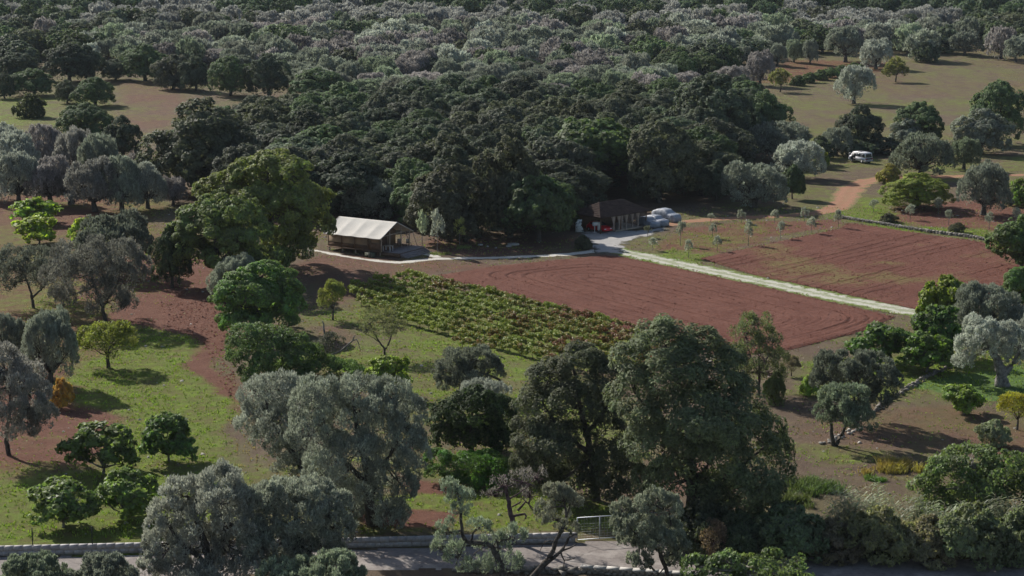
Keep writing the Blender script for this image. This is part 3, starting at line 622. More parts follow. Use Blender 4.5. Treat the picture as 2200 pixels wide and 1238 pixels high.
# ================================================================== buildings and vehicles
def build_tent():
    o0 = G(818, 553); u = np.array([.85, -.525]); u /= np.linalg.norm(u)
    rz = math.atan2(u[1], u[0])
    # local frame: x runs along the ridge (0 = porch end, negative = far end), y away from the camera; origin under the front porch eave
    t = empty('safari_tent', (*o0, 0), rz); t.scale = (1.08, 1.08, 1.08); tag(t, 'cream-roofed safari tent on a raised deck at the edge of the wood', 'tent')
    Lr, Wd, he, hr = 8.7, 7.0, 2.25, 3.85
    # roof: two sagging sheets with thickness
    mb = MB(); nx, ny = 41, 25
    xs = np.linspace(-Lr, 0, nx); ys = np.linspace(0, Wd, ny); X, Y = np.meshgrid(xs, ys)
    f = 1-np.abs(Y-Wd/2)/(Wd/2); Z = he+(hr-he)*f
    bay = (X/Lr*4) % 1; Z = Z-.055*np.sin(bay*pi)*np.sin(np.clip(f, 0, 1)*pi)**.7-.05*np.sin(bay*pi)*(1-f)
    i = np.arange(ny-1)[:, None]*nx+np.arange(nx-1)[None]; Q = np.stack([i, i+1, i+nx+1, i+nx], -1).reshape(-1, 4)
    V = np.c_[X.ravel(), Y.ravel(), Z.ravel()]; mb.add(V, Q); mb.add(V-np.array([0, 0, .05]), Q[:, ::-1])
    for k in (0, nx-1): mb.tube(V.reshape(ny, nx, 3)[:, k]-np.array([0, 0, .02]), .055, 5)
    for k in (0, ny-1): mb.tube(V.reshape(ny, nx, 3)[k]-np.array([0, 0, .03]), .05, 5)
    r = part('roof', mb, M['canvas_roof'], t, True)
    mb = MB(); mb.cyl((-Lr-.15, Wd/2, hr-.09), (.12, Wd/2, hr-.09), .06, 8); part('ridge_pole', mb, M['wood_pale'], t)
    # platform
    pz = .62
    mb = MB(); mb.box((-Lr/2-.1, Wd/2, pz-.08), (Lr-.5, Wd-.9, .14)); part('platform', mb, M['wood'], t)
    for x in (-8.2, -6.2, -4.2, -2.2, -.5):
        for y in (.62, 3.4, Wd-.62):
            mb = MB(); mb.box((x, y, (pz-.15)/2), (.14, .14, pz-.15)); part('stilt', mb, M['wood_pale'], t)
    # walls of the sleeping tent: panels between posts
    x0, x1, y0, y1 = -8.3, -2.3, .6, Wd-.6; zb, zt = pz, he+.06
    k = 3; w = (x1-x0)/k
    for i in range(k):
        mb = MB(); mb.box((x0+w*(i+.5), y0, (zb+zt)/2), (w-.12, .05, zt-zb)); p = part('wall_panel', mb, M['canvas'], t)
        mb = MB(); mb.box((x0+w*(i+.5), y0-.035, zb+.28), (w-.14, .03, .5)); part('skirt', mb, M['canvas_dark'], p)
    for i in range(k+1):
        mb = MB(); mb.box((x0+w*i, y0-.02, (zb+zt)/2), (.13, .13, zt-zb)); part('post', mb, M['wood'], t)
    mb = MB(); mb.box(((x0+x1)/2, y1, (zb+zt)/2), (x1-x0, .05, zt-zb)); part('wall_panel', mb, M['canvas'], t)
    for x in (x0, x1):
        mb = MB(); g = [(y0, zb), (y1, zb), (y1, zt), (Wd/2, hr-.22), (y0, zt)]
        n = len(g); Vv = np.array([[x+d, a, b] for d in (-.03, .03) for a, b in g]); a = np.arange(n); b = (a+1) % n
        mb.add(Vv, [np.c_[a, b, n+b, n+a], np.array([[0, 2, 1], [0, 3, 2], [0, 4, 3], [5, 6, 7], [5, 7, 8], [5, 8, 9]])])
        p = part('gable_wall', mb, M['canvas'], t)
        if x == x1:
            mb = MB(); mb.box((x+.045, Wd/2+.3, zb+.95), (.03, 1.5, 1.9)); part('door_flap', mb, M['canvas_dark'], p)
    # porch
    mb = MB(); mb.box((-1.25, y0, pz+.45), (2.0, .05, .9)); part('porch_screen', mb, M['wood'], t)
    mb = MB(); mb.box((-1.25, y0, pz+1.35), (1.2, .03, .8)); part('porch_blind', mb, M['canvas'], t)
    for (x, y) in ((-.25, .5), (-.25, Wd-.5), (-.25, Wd/2-1.2), (-.25, Wd/2+1.2)):
        mb = MB(); top = he+(hr-he)*(1-abs(y-Wd/2)/(Wd/2))-.1; mb.cyl((x, y, pz-.1), (x, y, top), .065, 8); part('porch_post', mb, M['wood_pale'], t)
    mb = MB(); mb.cyl((-.25, Wd-.5, he-.4), (-1.6, Wd-.5, he-.4), .05, 6); mb.cyl((-.25, .5, he+.16), (-.25, Wd-.5, he+.16), .06, 6); mb.cyl((.55, Wd+.25, .0), (-.02, Wd-.1, he-.05), .04, 6); mb.cyl((-.25, Wd-.5, pz+.4), (-.9, Wd-.5, he-.1), .04, 6)
    part('porch_brace', mb, M['wood_pale'], t)
    for x in (-7.2, -5.2, -2.9, -.12):
        mb = MB(); mb.cyl((x, .02, he-.06), (x+.1, .45, he-.34), .04, 6); mb.cyl((x, .02, he-.06), (x-.12, .35, he-.30), .035, 6); part('eave_bracket', mb, M['wood_pale'], t)
    # deck of planks and steps running out at the porch end
    nb = 22; wpl = 5.6/nb
    for i in range(nb):
        mb = MB(); mb.box((.6, .75+wpl*(i+.5), pz-.07), (3.3, wpl-.015, .06)); part('deck_plank', mb, M['wood_grey'], t)
    for i in range(3):
        mb = MB(); mb.box((2.45+.36*i, 3.5, (pz-.16*(i+1))/2), (.36, 5.2, pz-.16*(i+1))); part('step', mb, M['wood_grey'], t)
    mb = MB(); mb.box((.6, .7, pz/2-.06), (3.3, .06, pz-.14)); mb.box((2.2, 3.5, pz/2-.06), (.06, 5.5, pz-.14)); part('deck_skirt', mb, M['wood'], t)
    # furniture on the deck: things of their own
    def at(x, y): x *= 1.08; y *= 1.08; ca, sa = cos(rz), sin(rz); return (o0[0]+x*ca-y*sa, o0[1]+x*sa+y*ca)
    p = at(.1, 1.4); tb = empty('deck_table', (*p, (pz-.04)*1.08), rz); tag(tb, 'small pale table on the front of the tent deck', 'table')
    mb = MB(); mb.box((0, 0, .72), (1.3, .8, .05)); part('table_top', mb, M['wood_pale'], tb)
    for sx in (-.55, .55):
        for sy in (-.32, .32): mb = MB(); mb.box((sx, sy, .35), (.07, .07, .7)); part('leg', mb, M['white'], tb)
    for j, (q, l) in enumerate((((-.7, 4.9), 'pale canvas chair at the back of the tent porch'), ((.3, 5.6), 'pale canvas chair beside the rear porch post'))):
        p = at(*q); c = empty('deck_chair', (*p, (pz-.04)*1.08), rz+.5+j); tag(c, l, 'chair', 'chairs on the tent porch')
        mb = MB(); mb.box((0, 0, .42), (.5, .5, .05)); part('seat', mb, M['canvas'], c); mb = MB(); mb.box((0, .25, .7), (.5, .05, .5)); part('backrest', mb, M['curtain'], c)
        for sx in (-.22, .22):
            for sy in (-.22, .22): mb = MB(); mb.box((sx, sy, .2), (.045, .045, .4)); part('leg', mb, M['wood'], c)
    p = at(-1.15, -.62); b = empty('storage_box', (*p, 0), rz); tag(b, 'low dark green storage box in front of the tent wall', 'box')
    mb = MB(); mb.box((0, 0, .28), (1.25, .6, .52)); part('body', mb, M['box_green'], b); mb = MB(); mb.box((0, 0, .57), (1.32, .66, .06)); part('lid', mb, M['box_green'], b)
    for sx in (-.4, 0, .4): mb = MB(); mb.box((sx, -.31, .28), (.06, .03, .5)); part('batten', mb, M['wood_grey'], b)
build_tent()

def car_shell(mb, L, W, prof, m=0, nseg=9, pinch=.82, wob=0., seed=0):
    """body lofted along x: prof = list of (x, z_low, z_belt, z_top, cabin_width_factor)"""
    rng = np.random.default_rng(seed); rings = []
    P = np.array(prof); xs = np.linspace(P[0, 0], P[-1, 0], 26)
    for x in xs:
        zl, zb, zt, cw = [np.interp(x, P[:, 0], P[:, i]) for i in (1, 2, 3, 4)]
        e = min(1., 1-.25*max(0, abs(x)/(L/2)-.8)/.2); w = W/2*e
        pts = [(-w*.96, zl), (-w, (zl+zb)/2), (-w*.98, zb), (-w*cw, zb+(zt-zb)*.75), (-w*cw*.85, zt), (0, zt+.03), (w*cw*.85, zt), (w*cw, zb+(zt-zb)*.75), (w*.98, zb), (w, (zl+zb)/2), (w*.96, zl)]
        rings.append([(x, a, b) for a, b in pts])
    V = np.array(rings); n, k = V.shape[:2]
    if wob: V = V+rng.normal(0, wob, V.shape)
    i = np.arange(n-1)[:, None]*k+np.arange(k)[None]; i2 = np.arange(n-1)[:, None]*k+(np.arange(k)[None]+1) % k
    Q = np.stack([i, i2, i2+k, i+k], -1).reshape(-1, 4); V = V.reshape(-1, 3)
    c0 = V[:k].mean(0); c1 = V[-k:].mean(0); V = np.r_[V, [c0], [c1]]; a = np.arange(k); b = (a+1) % k
    mb.add(V, [Q, np.r_[np.c_[b, a, np.full(k, len(V)-2)], np.c_[(n-1)*k+a, (n-1)*k+b, np.full(k, len(V)-1)]]], m)
def wheel(parent, x, y, r=.3, w=.2):
    mb = MB(); mb.cyl((x, y-w/2, r), (x, y+w/2, r), r, 16); t = part('wheel', mb, M['rubber'], parent)
    mb = MB(); sy = 1 if y > 0 else -1; mb.cyl((x, y+sy*(w/2-.02), r), (x, y+sy*(w/2+.015), r), r*.62, 12); part('rim', mb, M['rim'], t)
def build_van():
    c = G(1849, 349); rz = math.atan2(cos(radians(30)), -sin(radians(30)))
    v = empty('minivan', (*c, 0), rz); tag(v, 'white passenger van parked on the grass with its front door open', 'van')
    # local x = forward
    L, W = 4.5, 1.72
    mb = MB(); poly = [(-2.18, .34), (2.2, .32), (2.24, .62), (2.2, .95), (2.02, 1.08), (-2.2, 1.04), (-2.25, .6)]
    mb.prism(poly, -W/2, W/2); b = part('body', mb, M['van_paint'], v)
    mb = MB(); mb.prism([(-2.19, 1.04), (2.0, 1.07), (1.30, 1.80), (1.15, 1.83), (-1.98, 1.83), (-2.08, 1.75)], -W/2+.07, W/2-.07); part('cabin', mb, M['van_paint'], v)
    mb = MB(); mb.prism([(1.33, 1.815), (1.1, 1.90), (-.5, 1.935), (-1.85, 1.90), (-2.04, 1.80)], -W/2+.05, W/2-.05); r = part('roof', mb, M['van_paint'], v)
    mb = MB(); mb.box((.1, 0, 1.94), (.9, .8, .02)); part('sunroof', mb, M['glass'], r)
    for s in (-1, 1):
        for (a, b2) in ((-2.0, -.98), (-.9, .30)):
            mb = MB(); mb.prism([(a, 1.12), (b2, 1.12), (b2, 1.70), (a+.07, 1.70)], s*(W/2-.065), s*(W/2-.05)); part('side_window', mb, M['glass'], v)
        mb = MB(); mb.box((-.15, s*(W/2+.012), .72), (3.6, .03, .09)); part('side_moulding', mb, M['grey_plastic'], v)
    mb = MB(); mb.prism([(.42, 1.12), (1.55, 1.14), (1.15, 1.70), (.42, 1.70)], -W/2+.05, -W/2+.065); part('side_window', mb, M['glass'], v)
    mb = MB(); V = np.array([[-2.225, -.66, 1.12], [-2.225, .66, 1.12], [-2.115, .6, 1.74], [-2.115, -.6, 1.74]]); mb.add(V, np.array([[0, 1, 2, 3]])); mb.add(V+[.02, 0, 0], np.array([[3, 2, 1, 0]])); part('rear_window', mb, M['glass'], v)
    mb = MB(); V = np.array([[2.03, -.68, 1.13], [2.03, .68, 1.13], [1.36, .62, 1.78], [1.36, -.62, 1.78]]); mb.add(V, np.array([[0, 1, 2, 3]])); mb.add(V-[.02, 0, 0], np.array([[3, 2, 1, 0]])); part('windscreen', mb, M['glass'], v)
    mb = MB(); mb.box((-2.26, 0, .86), (.05, 1.5, .26)); part('rear_panel', mb, M['black'], v)
    for s in (-1, 1): mb = MB(); mb.box((-2.275, s*.66, .87), (.06, .28, .24)); part('tail_lamp', mb, M['red_lens'], v)
    mb = MB(); mb.box((-2.27, 0, .48), (.18, 1.74, .26)); part('bumper', mb, M['grey_plastic'], v)
    mb = MB(); mb.box((2.26, 0, .5), (.16, 1.72, .28)); part('bumper', mb, M['grey_plastic'], v)
    for s in (-1, 1): mb = MB(); mb.box((2.24, s*.62, .82), (.06, .3, .2)); part('headlight', mb, M['headlamp'], v)
    for x in (-1.32, 1.42):
        for s in (-1, 1): wheel(v, x, s*(W/2-.08), .32, .2)
    # open door on the near (left) side, hinged at the front
    d = empty('door', (1.55, W/2, 0), 0); d.parent = v; d.rotation_euler = (0, 0, radians(-62))
    mb = MB(); mb.prism([(-1.12, .38), (0, .38), (.02, 1.06), (-1.12, 1.06)], -.03, .03); part('door_panel', mb, M['van_paint'], d)
    mb = MB()
    for a, b2 in (((-1.10, 1.06), (-1.10, 1.74)), ((-1.10, 1.74), (-.42, 1.74)), ((-.42, 1.74), (0, 1.08))): mb.cyl((a[0], 0, a[1]), (b2[0], 0, b2[1]), .035, 6)
    part('window_frame', mb, M['van_paint'], d)
    mb = MB(); mb.prism([(.42, .42), (1.5, .42), (1.5, 1.06), (1.2, 1.68), (.42, 1.68)], W/2-.02, W/2+.004); part('doorway', mb, M['black'], v)
build_van()

def build_carport():
    # front edge runs from (1288,502) to (1383,489)
    a = G(1290, 503); b = G(1388, 488); u = (b-a); Lc = np.linalg.norm(u); rz = math.atan2(u[1], u[0])
    c = empty('carport', (*a, 0), rz); tag(c, 'open-sided brown wooden carport with tied curtains and a shingle roof', 'carport')
    Dp, hp = 5.2, 2.25
    xs = [0, Lc*.3, Lc*.43, Lc*.56, Lc*.69, Lc*.82, Lc]
    for x in xs:
        mb = MB(); mb.box((x, 0, hp/2), (.14, .14, hp)); part('post', mb, M['wood'], c)
    for x in (0, Lc*.33, Lc*.66, Lc): mb = MB(); mb.box((x, Dp, hp/2), (.14, .14, hp)); part('post', mb, M['wood'], c)
    mb = MB()
    for y in (0, Dp): mb.box((Lc/2, y, hp+.08), (Lc+.3, .16, .17))
    for x in (0, Lc): mb.box((x, Dp/2, hp+.08), (.16, Dp-.17, .165))
    part('beam', mb, M['wood'], c)
    # hipped roof of overlapping shingle courses
    ov = .55; zr = hp+1.75; R0, R1 = Dp/2-.4, Lc-(Dp/2-.4)
    cnr = np.array([[-ov, -ov, hp+.12], [Lc+ov, -ov, hp+.12], [Lc+ov, Dp+ov, hp+.12], [-ov, Dp+ov, hp+.12]]); ra = np.array([R0, Dp/2, zr]); rb = np.array([R1, Dp/2, zr])
    faces = [(cnr[0], cnr[1], rb, ra), (cnr[1], cnr[2], rb, rb), (cnr[2], cnr[3], ra, rb), (cnr[3], cnr[0], ra, ra)]
    mb = MB()
    for p in faces:
        p = np.array(p); mb.add(p, np.array([[0, 1, 2, 3]]) if not np.allclose(p[2], p[3]) else np.array([[0, 1, 2]]))
    mb.add(cnr-[0, 0, .05], np.array([[3, 2, 1, 0]])); rf = part('roof', mb, M['shingle'], c)
    for (p0, p1, q1, q0) in faces:
        for k in range(9):
            t0, t1 = k/9, (k+1.15)/9; t1 = min(t1, 1)
            A, B = p0+(q0-p0)*t0, p1+(q1-p1)*t0; C2, D2 = p1+(q1-p1)*t1, p0+(q0-p0)*t1
            nrm = np.cross(p1-p0, q0-p0); nrm = nrm/np.linalg.norm(nrm); mb = MB()
            V = np.array([A+nrm*.055, B+nrm*.055, C2+nrm*.02, D2+nrm*.02, A+nrm*.012, B+nrm*.012]); mb.add(V, np.array([[0, 1, 2, 3], [4, 5, 1, 0]])); part('shingle_course', mb, M['shingle'], rf)
    mb = MB(); mb.box((Lc*.66, -.05, .12), (Lc*.68, .12, .22)); mb.box((Lc*.66, Dp/2, .06), (Lc*.66, Dp-.2, .1)); part('floor', mb, M['wood_pale'], c)
    # tied curtains: wide at the top, gathered half-way
    for x, w in ((Lc*.28, .9), (Lc*.40, .85), (Lc*.43+.28, .5), (Lc*.56, .85), (Lc*.69, .7), (Lc*.82-.05, .8)):
        mb = MB(); zz = np.array([hp, hp*.86, hp*.68, hp*.5, hp*.42, hp*.25, .22]); ww = np.array([1., .72, .42, .2, .17, .26, .3])*w/2
        n = 14; V = []
        for z, k in zip(zz, ww):
            th = np.arange(n)*2*pi/n; rr = 1+.18*np.sin(th*5); V.append(np.c_[x+k*np.cos(th)*rr, -.02+.10*np.sin(th)*rr, np.full(n, z)])
        V = np.array(V).reshape(-1, 3); i = np.arange(len(zz)-1)[:, None]*n; j = np.arange(n)[None]; mb.add(V, np.stack([i+j, i+(j+1) % n, i+n+(j+1) % n, i+n+j], -1).reshape(-1, 4)); part('curtain', mb, M['curtain'], c, True)
    mb = MB(); mb.box((Lc/2, Dp-.12, hp/2), (Lc-.2, .05, hp-.1)); part('back_wall', mb, M['wood'], c)
    # red car, nose out
    def at(x, y): ca, sa = cos(rz), sin(rz); return (a[0]+x*ca-y*sa, a[1]+x*sa+y*ca)
    p = at(Lc*.155, 1.85); r = empty('red_car', (*p, 0), rz-pi/2); tag(r, 'red car parked nose-out under the wooden carport', 'car')
    mb = MB(); car_shell(mb, 3.9, 1.62, [(-1.95, .3, .72, .76, .95), (-1.5, .28, .82, .98, .92), (-1.1, .26, .86, 1.34, .82), (.1, .26, .86, 1.36, .82), (.75, .26, .84, .92, .9), (1.6, .28, .72, .78, .95), (1.95, .32, .6, .64, .95)]); part('body', mb, M['red_paint'], r, True)
    mb = MB(); V = np.array([[.80, -.64, .95], [.80, .64, .95], [.16, .55, 1.36], [.16, -.55, 1.36]])+[.03, 0, .02]; mb.add(V, np.array([[0, 1, 2, 3]])); mb.add(V-[.03, 0, .02], np.array([[3, 2, 1, 0]])); part('windscreen', mb, M['glass'], r)
    for s in (-1, 1):
        mb = MB(); mb.box((1.93, s*.53, .58), (.07, .34, .13)); part('headlight', mb, M['headlamp'], r)
        mb = MB(); mb.prism([(-1.0, .90), (.6, .92), (.12, 1.28), (-.9, 1.28)], s*.70, s*.735); part('side_window', mb, M['glass'], r)
    mb = MB(); mb.box((1.96, 0, .40), (.14, 1.5, .18)); part('bumper', mb, M['red_paint'], r)
    for x in (-1.2, 1.25):
        for s in (-1, 1): wheel(r, x, s*.72, .28, .18)
    # water drum on a stand, and the painted panel
    g = G(1279, 500); w = empty('water_drum', (*g, 0), .3); tag(w, 'white drum lying on a post stand beside the carport', 'drum')
    mb = MB(); P = [(-.42, 0, 1.25), (-.34, 0, 1.25), (.34, 0, 1.25), (.42, 0, 1.25)]; mb.tube(P, [.22, .31, .31, .22], 14); part('drum', mb, M['white'], w, True)
    mb = MB(); mb.cyl((-.1, 0, 0), (-.1, 0, 1.0), .06, 8); mb.box((-.1, 0, .03), (.5, .4, .06)); part('stand', mb, M['white'], w)
    g = G(1287, 500); w = empty('gas_bottle', (*g, 0), 0); tag(w, 'upright white cylinder between the drum and the carport', 'cylinder')
    mb = MB(); mb.tube([(0, 0, .35), (0, 0, .45), (0, 0, 1.35), (0, 0, 1.5)], [.18, .24, .24, .1], 12); part('cylinder', mb, M['white'], w, True); mb = MB(); mb.box((0, 0, .17), (.4, .3, .34)); part('foot', mb, M['wood_grey'], w)
    g = G(1244, 499); w = empty('painted_panel', (*g, 0), .15); tag(w, 'pale mottled board standing in front of the wood left of the carport', 'board')
    mb = MB(); mb.prism([(-.5, 0), (.72, 0), (.55, .55), (.26, .95), (.34, 1.2), (.42, 1.78), (-.22, 1.8), (-.3, 1.5), (-.5, 1.4)], -.05, .05); part('board', mb, M['panel'], w)
    mb = MB(); mb.cyl((.2, .05, 1.2), (.3, .7, 0), .03, 6); part('prop', mb, M['wood'], w)
build_carport()

def covered(name, base, rz, L, W, hh, seed, label, prof=None):
    o = empty(name, (*G(*base), 0), rz); tag(o, label, 'car', 'cars under silver covers beside the carport')
    P = prof or [(-L/2, .08, .66*hh, .70*hh, .9), (-L*.36, .03, .74*hh, .86*hh, .88), (-L*.2, .02, .74*hh, hh, .8), (L*.06, .02, .74*hh, hh, .78), (L*.22, .02, .62*hh, .68*hh, .88), (L*.42, .03, .58*hh, .64*hh, .92), (L/2, .08, .40*hh, .46*hh, .9)]
    mb = MB(); car_shell(mb, L, W, P, wob=.022, seed=seed); part('cover', mb, M['cover'], o, False)
    rng = np.random.default_rng(seed); mb = MB()
    for k in range(7):                      # folds hanging down the cloth
        x = -L*.45+L*.9*(k+.5)/7+rng.normal(0, .1)
        for s in (-1, 1): mb.tube([(x, s*W*.50, .05), (x+rng.normal(0, .08), s*W*.51, .4), (x+rng.normal(0, .12), s*W*.46, .8*hh*.9)], [.06, .045, .015], 5)
    part('fold', mb, M['cover'], o, True)
    mb = MB(); mb.tube([(L*.36, -W*.5, .5), (L*.36, -W*.2, .64*hh+.05), (L*.36, W*.2, .64*hh+.05), (L*.36, W*.5, .5)], .02, 5); part('strap', mb, M['black'], o)
    return o
u1 = -1.0
covered('covered_car', (1393, 486), u1, 4.0, 1.7, 1.35, 1, 'silver-covered car half hidden behind the carport corner')
covered('covered_car', (1410, 483), u1+.1, 4.1, 1.72, 1.38, 2, 'silver-covered car in the middle of the covered row')
covered('covered_car', (1432, 474), u1+.15, 4.7, 1.85, 1.72, 3, 'tall blue-grey covered car at the outer end of the row')

def disc(name, px, py, r, h, label, mat='concrete'):
    o = empty(name, (*G(px, py), 0)); tag(o, label, 'lid')
    mb = MB(); mb.tube([(0, 0, 0), (0, 0, h*.7), (0, 0, h)], [r, r, r*.96], 20); part('slab', mb, M[mat], o); mb = MB(); mb.tube([(0, 0, h*.9), (0, 0, h+.04)], [r*.3, r*.28], 12); part('hatch', mb, M['metal'], o)
disc('cistern_lid', 1103, 526, .82, .16, 'broad round concrete cistern lid in the bare yard')
disc('cistern_lid', 1093, 530, .38, .14, 'small round lid just in front of the broad cistern lid')
disc('cistern_lid', 1032, 527, .36, .14, 'small round lid standing apart on the tent side of the yard')

# ------------------------------------------------------------------ block wall along the road
def block_wall():
    A, B = G(-60, 1197), G(1236, 1166); Lw = np.linalg.norm(B-A); rz = math.atan2(B[1]-A[1], B[0]-A[0])
    w = empty('block_wall', (*A, 0), rz); tag(w, 'long low wall of pale concrete blocks beside the road', 'wall')
    bl = .66; mb = MB(); mb.box((0, 0, 0), (bl-.025, .34, .345), taper=(.985, .96)); me = mb.mesh('block', M['block'])
    mb = MB(); mb.box((Lw/2, .15, .35), (Lw, .29, .68)); part('mortar_core', mb, M['concrete'], w)
    rng = np.random.default_rng(3); n = int(Lw/bl)
    for row in range(2):
        for i in range(n):
            b = ob('block', me, w, ((i+.5+.5*row)*bl, .15+rng.normal(0, .006),   .18+.362*row)); b.rotation_euler = (0, 0, rng.normal(0, .008)); b.color = (.5, .5, .5, 1)
    return A, B
WA, WB = block_wall()
for px, yb, l in ((70, 1170, 'dark metal fence post on the block wall, nearest the picture edge'), (198, 1167, 'dark metal fence post on the block wall before the lowest fig'), (-40, 1172, None)):
    if l is None: continue
    g = G(px, yb+24); o = empty('fence_post', (g[0], g[1]+.2, .715)); tag(o, l, 'post', 'fence posts on the wall')
    mb = MB(); mb.box((0, 0, .65), (.06, .06, 1.3)); part('post', mb, M['dark_metal'], o); mb = MB(); mb.box((0, 0, 1.31), (.08, .08, .03)); part('cap', mb, M['dark_metal'], o)
def gate():
    A, B = G(1240, 1163), G(1432, 1150); L = np.linalg.norm(B-A); rz = math.atan2(B[1]-A[1], B[0]-A[0])
    g = empty('gate', (*A, 0), rz); tag(g, 'grey tubular metal gate across the drive beside the road', 'gate')
    for z, n in ((1.8, 'top_rail'), (.1, 'bottom_rail')): mb = MB(); mb.cyl((0, 0, z), (L, 0, z), .035, 8); part(n, mb, M['metal'], g)
    for k in range(5): mb = MB(); mb.cyl((L*k/4, 0, .1 if k else -.02), (L*k/4, 0, 1.8), .032, 8); part('upright', mb, M['metal'], g)
    mb = MB()
    for k in range(int(L/.22)): mb.cyl((.22*k+.1, .01, .1), (.22*k+.1, .01, 1.8), .003, 3)
    for k in range(7): mb.cyl((0, .012, .1+.2*k), (L, .012, .1+.2*k), .003, 3)
    tag(part('wire_mesh', mb, M['metal'], g), kind='stuff')
    p = empty('gate_pillar', (*G(1466, 1156), 0), rz); tag(p, 'whitewashed wall end holding the gate under the big dark tree', 'wall')
    mb = MB(); mb.box((0, .15, .9), (1.5, .3, 1.8)); part('core', mb, M['whitewash'], p)
    rng = np.random.default_rng(4)
    for i in range(3):
        for j in range(5): mb = MB(); mb.box((-.5+.5*i+.02*(j % 2), .0, .18+.36*j), (.48, .06, .345)); part('block', mb, M['whitewash'], p)
gate()
def stone_mesh(seed, d=(.4, .3, .22)):
    rng = np.random.default_rng(seed); mb = MB(); mb.box((0, 0, 0), d); V = mb.V[0]+rng.normal(0, .12, (8, 3))*np.array(d); V[4:] *= .92
    m = MB(); m.add(V, mb.Q[0]); return m
STONES = [stone_mesh(i).mesh('stone', M['stone']) for i in range(8)]
STONES_D = [stone_mesh(i+20).mesh('stone', M['stone_dark']) for i in range(8)]
def stone_row(name, label, pts, n, rows=2, sc=1., meshes=STONES, seed=0, spread=.2):
    C = resample(GG(pts), .3); rng = np.random.default_rng(seed); o = empty(name, (*C[0], 0)); tag(o, label, 'wall')
    for i in range(n):
        p = C[int((i+.5)/n*(len(C)-1))]; 
        for r in range(rows):
            s = ob('stone', meshes[rng.integers(8)], o, (p[0]-C[0][0]+rng.normal(0, spread*.5), p[1]-C[0][1]+rng.normal(0, spread), .09+.18*sc*r)); k = sc*(.75+.5*rng.random()); s.scale = (k, k, k); s.rotation_euler = (rng.normal(0, .1), rng.normal(0, .1), rng.random()*6.3)
    return o
stone_row('stone_wall', 'low tumbled dry-stone wall running down past the leaning olive pair', [(2056, 782), (2010, 803), (1970, 824), (1920, 858), (1880, 884), (1850, 905)], 60, 2, .8, STONES_D, 1)
stone_row('stone_heap', 'loose pale stones around the foot of the twin-trunk olive', [(1850, 922), (1815, 935), (1785, 948), (1750, 955)], 24, 1, .8, STONES, 2, .4)
stone_row('rubble_wall', 'low rubble wall on the near side of the road', [(985, 1228), (1080, 1230), (1180, 1231), (1245, 1231)], 30, 2, 1.1, STONES_D, 3, .15)
def parapet():
    A, B = G(1246, 1231), G(1500, 1249); L = np.linalg.norm(B-A); rz = math.atan2(B[1]-A[1], B[0]-A[0])
    o = empty('parapet', (*A, 0), rz); tag(o, 'low wall with pale slab coping at the near road edge', 'wall')
    mb = MB(); mb.box((L/2, .2, .2), (L, .34, .4)); part('core', mb, M['stone_dark'], o)
    k = int(L/.9); rng = np.random.default_rng(8)
    for i in range(k): mb = MB(); mb.box(((i+.5)*L/k, .2, .45+rng.normal(0, .008)), (L/k-.03, .52, .1)); part('coping_slab', mb, M['concrete'], o)
    for r in range(2):
        for i in range(int(L/.45)):
            s = ob('stone', STONES_D[rng.integers(8)], o, ((i+.5+.4*r)*.45, .05, .12+.19*r)); s.rotation_euler = (0, 0, rng.normal(0, .15))
parapet()
def field_wall():
    C = resample(GG([(1812, 470), (1900, 484), (2000, 500), (2080, 510), (2130, 519)]), .45); rng = np.random.default_rng(6)
    o = empty('field_wall', (*C[0], 0)); tag(o, 'straight grey dry-stone wall along the top of the weedy field', 'wall'); mb = MB()
    for p in C:
        for r in range(2):
            for q in (-.17, .17):
                b = stone_mesh(int(rng.integers(1e6)), (.46, .34, .22)); th = rng.normal(.0, .15)-.5; V = b.V[0]; ca, sa = cos(th), sin(th)
                V = np.c_[V[:, 0]*ca-V[:, 1]*sa, V[:, 0]*sa+V[:, 1]*ca, V[:, 2]]+np.array([p[0]-C[0][0]+q*.3+rng.normal(0, .04), p[1]-C[0][1]+q+rng.normal(0, .04), .1+.19*r]); mb.add(V, b.Q[0])
    tag(part('stones', mb, M['stone_dark'], o), kind='stuff')
field_wall()

# ================================================================== trees one by one
# --- foreground, drawn lobe by lobe
custom('carob_tree', 'huge dark evergreen tree filling the foreground beside the gate', 'tree', (1490, 1140),
  [(1420, 725, 62, 45, 0), (1500, 735, 50, 40, .5), (1525, 765, 50, 44, 0), (1470, 760, 55, 45, .5), (1350, 770, 42, 45, -.5), (1545, 780, 52, 50), (1440, 800, 75, 60, -1.5), (1360, 860, 55, 55, -1.), (1560, 860, 70, 60, 0), (1470, 890, 80, 60, -2.2), (1620, 930, 62, 55, .5), (1400, 950, 60, 55, -1.5), (1520, 980, 75, 55, -2), (1620, 1010, 70, 50, -1), (1560, 1060, 70, 40, -1.5), (1450, 1030, 60, 45, -1), (1660, 960, 40, 45, 1), (1545, 1095, 50, 34, .5), (1395, 1040, 45, 40, 0), (1640, 1070, 45, 30, -1), (1590, 1100, 50, 28, -1)],
  [([(1490, 1150), (1485, 1060), (1480, 960), (1460, 850), (1440, 780)], .55, .12), ([(1485, 1050), (1540, 960), (1570, 860)], .3, .08), ([(1485, 1080), (1580, 1010), (1640, 960)], .28, .08), ([(1480, 960), (1400, 900), (1360, 850)], .22, .07)],
  'oak', C_CAROB, 74000, .27, .13, 'oak', 30, .34, 1.2, 11)
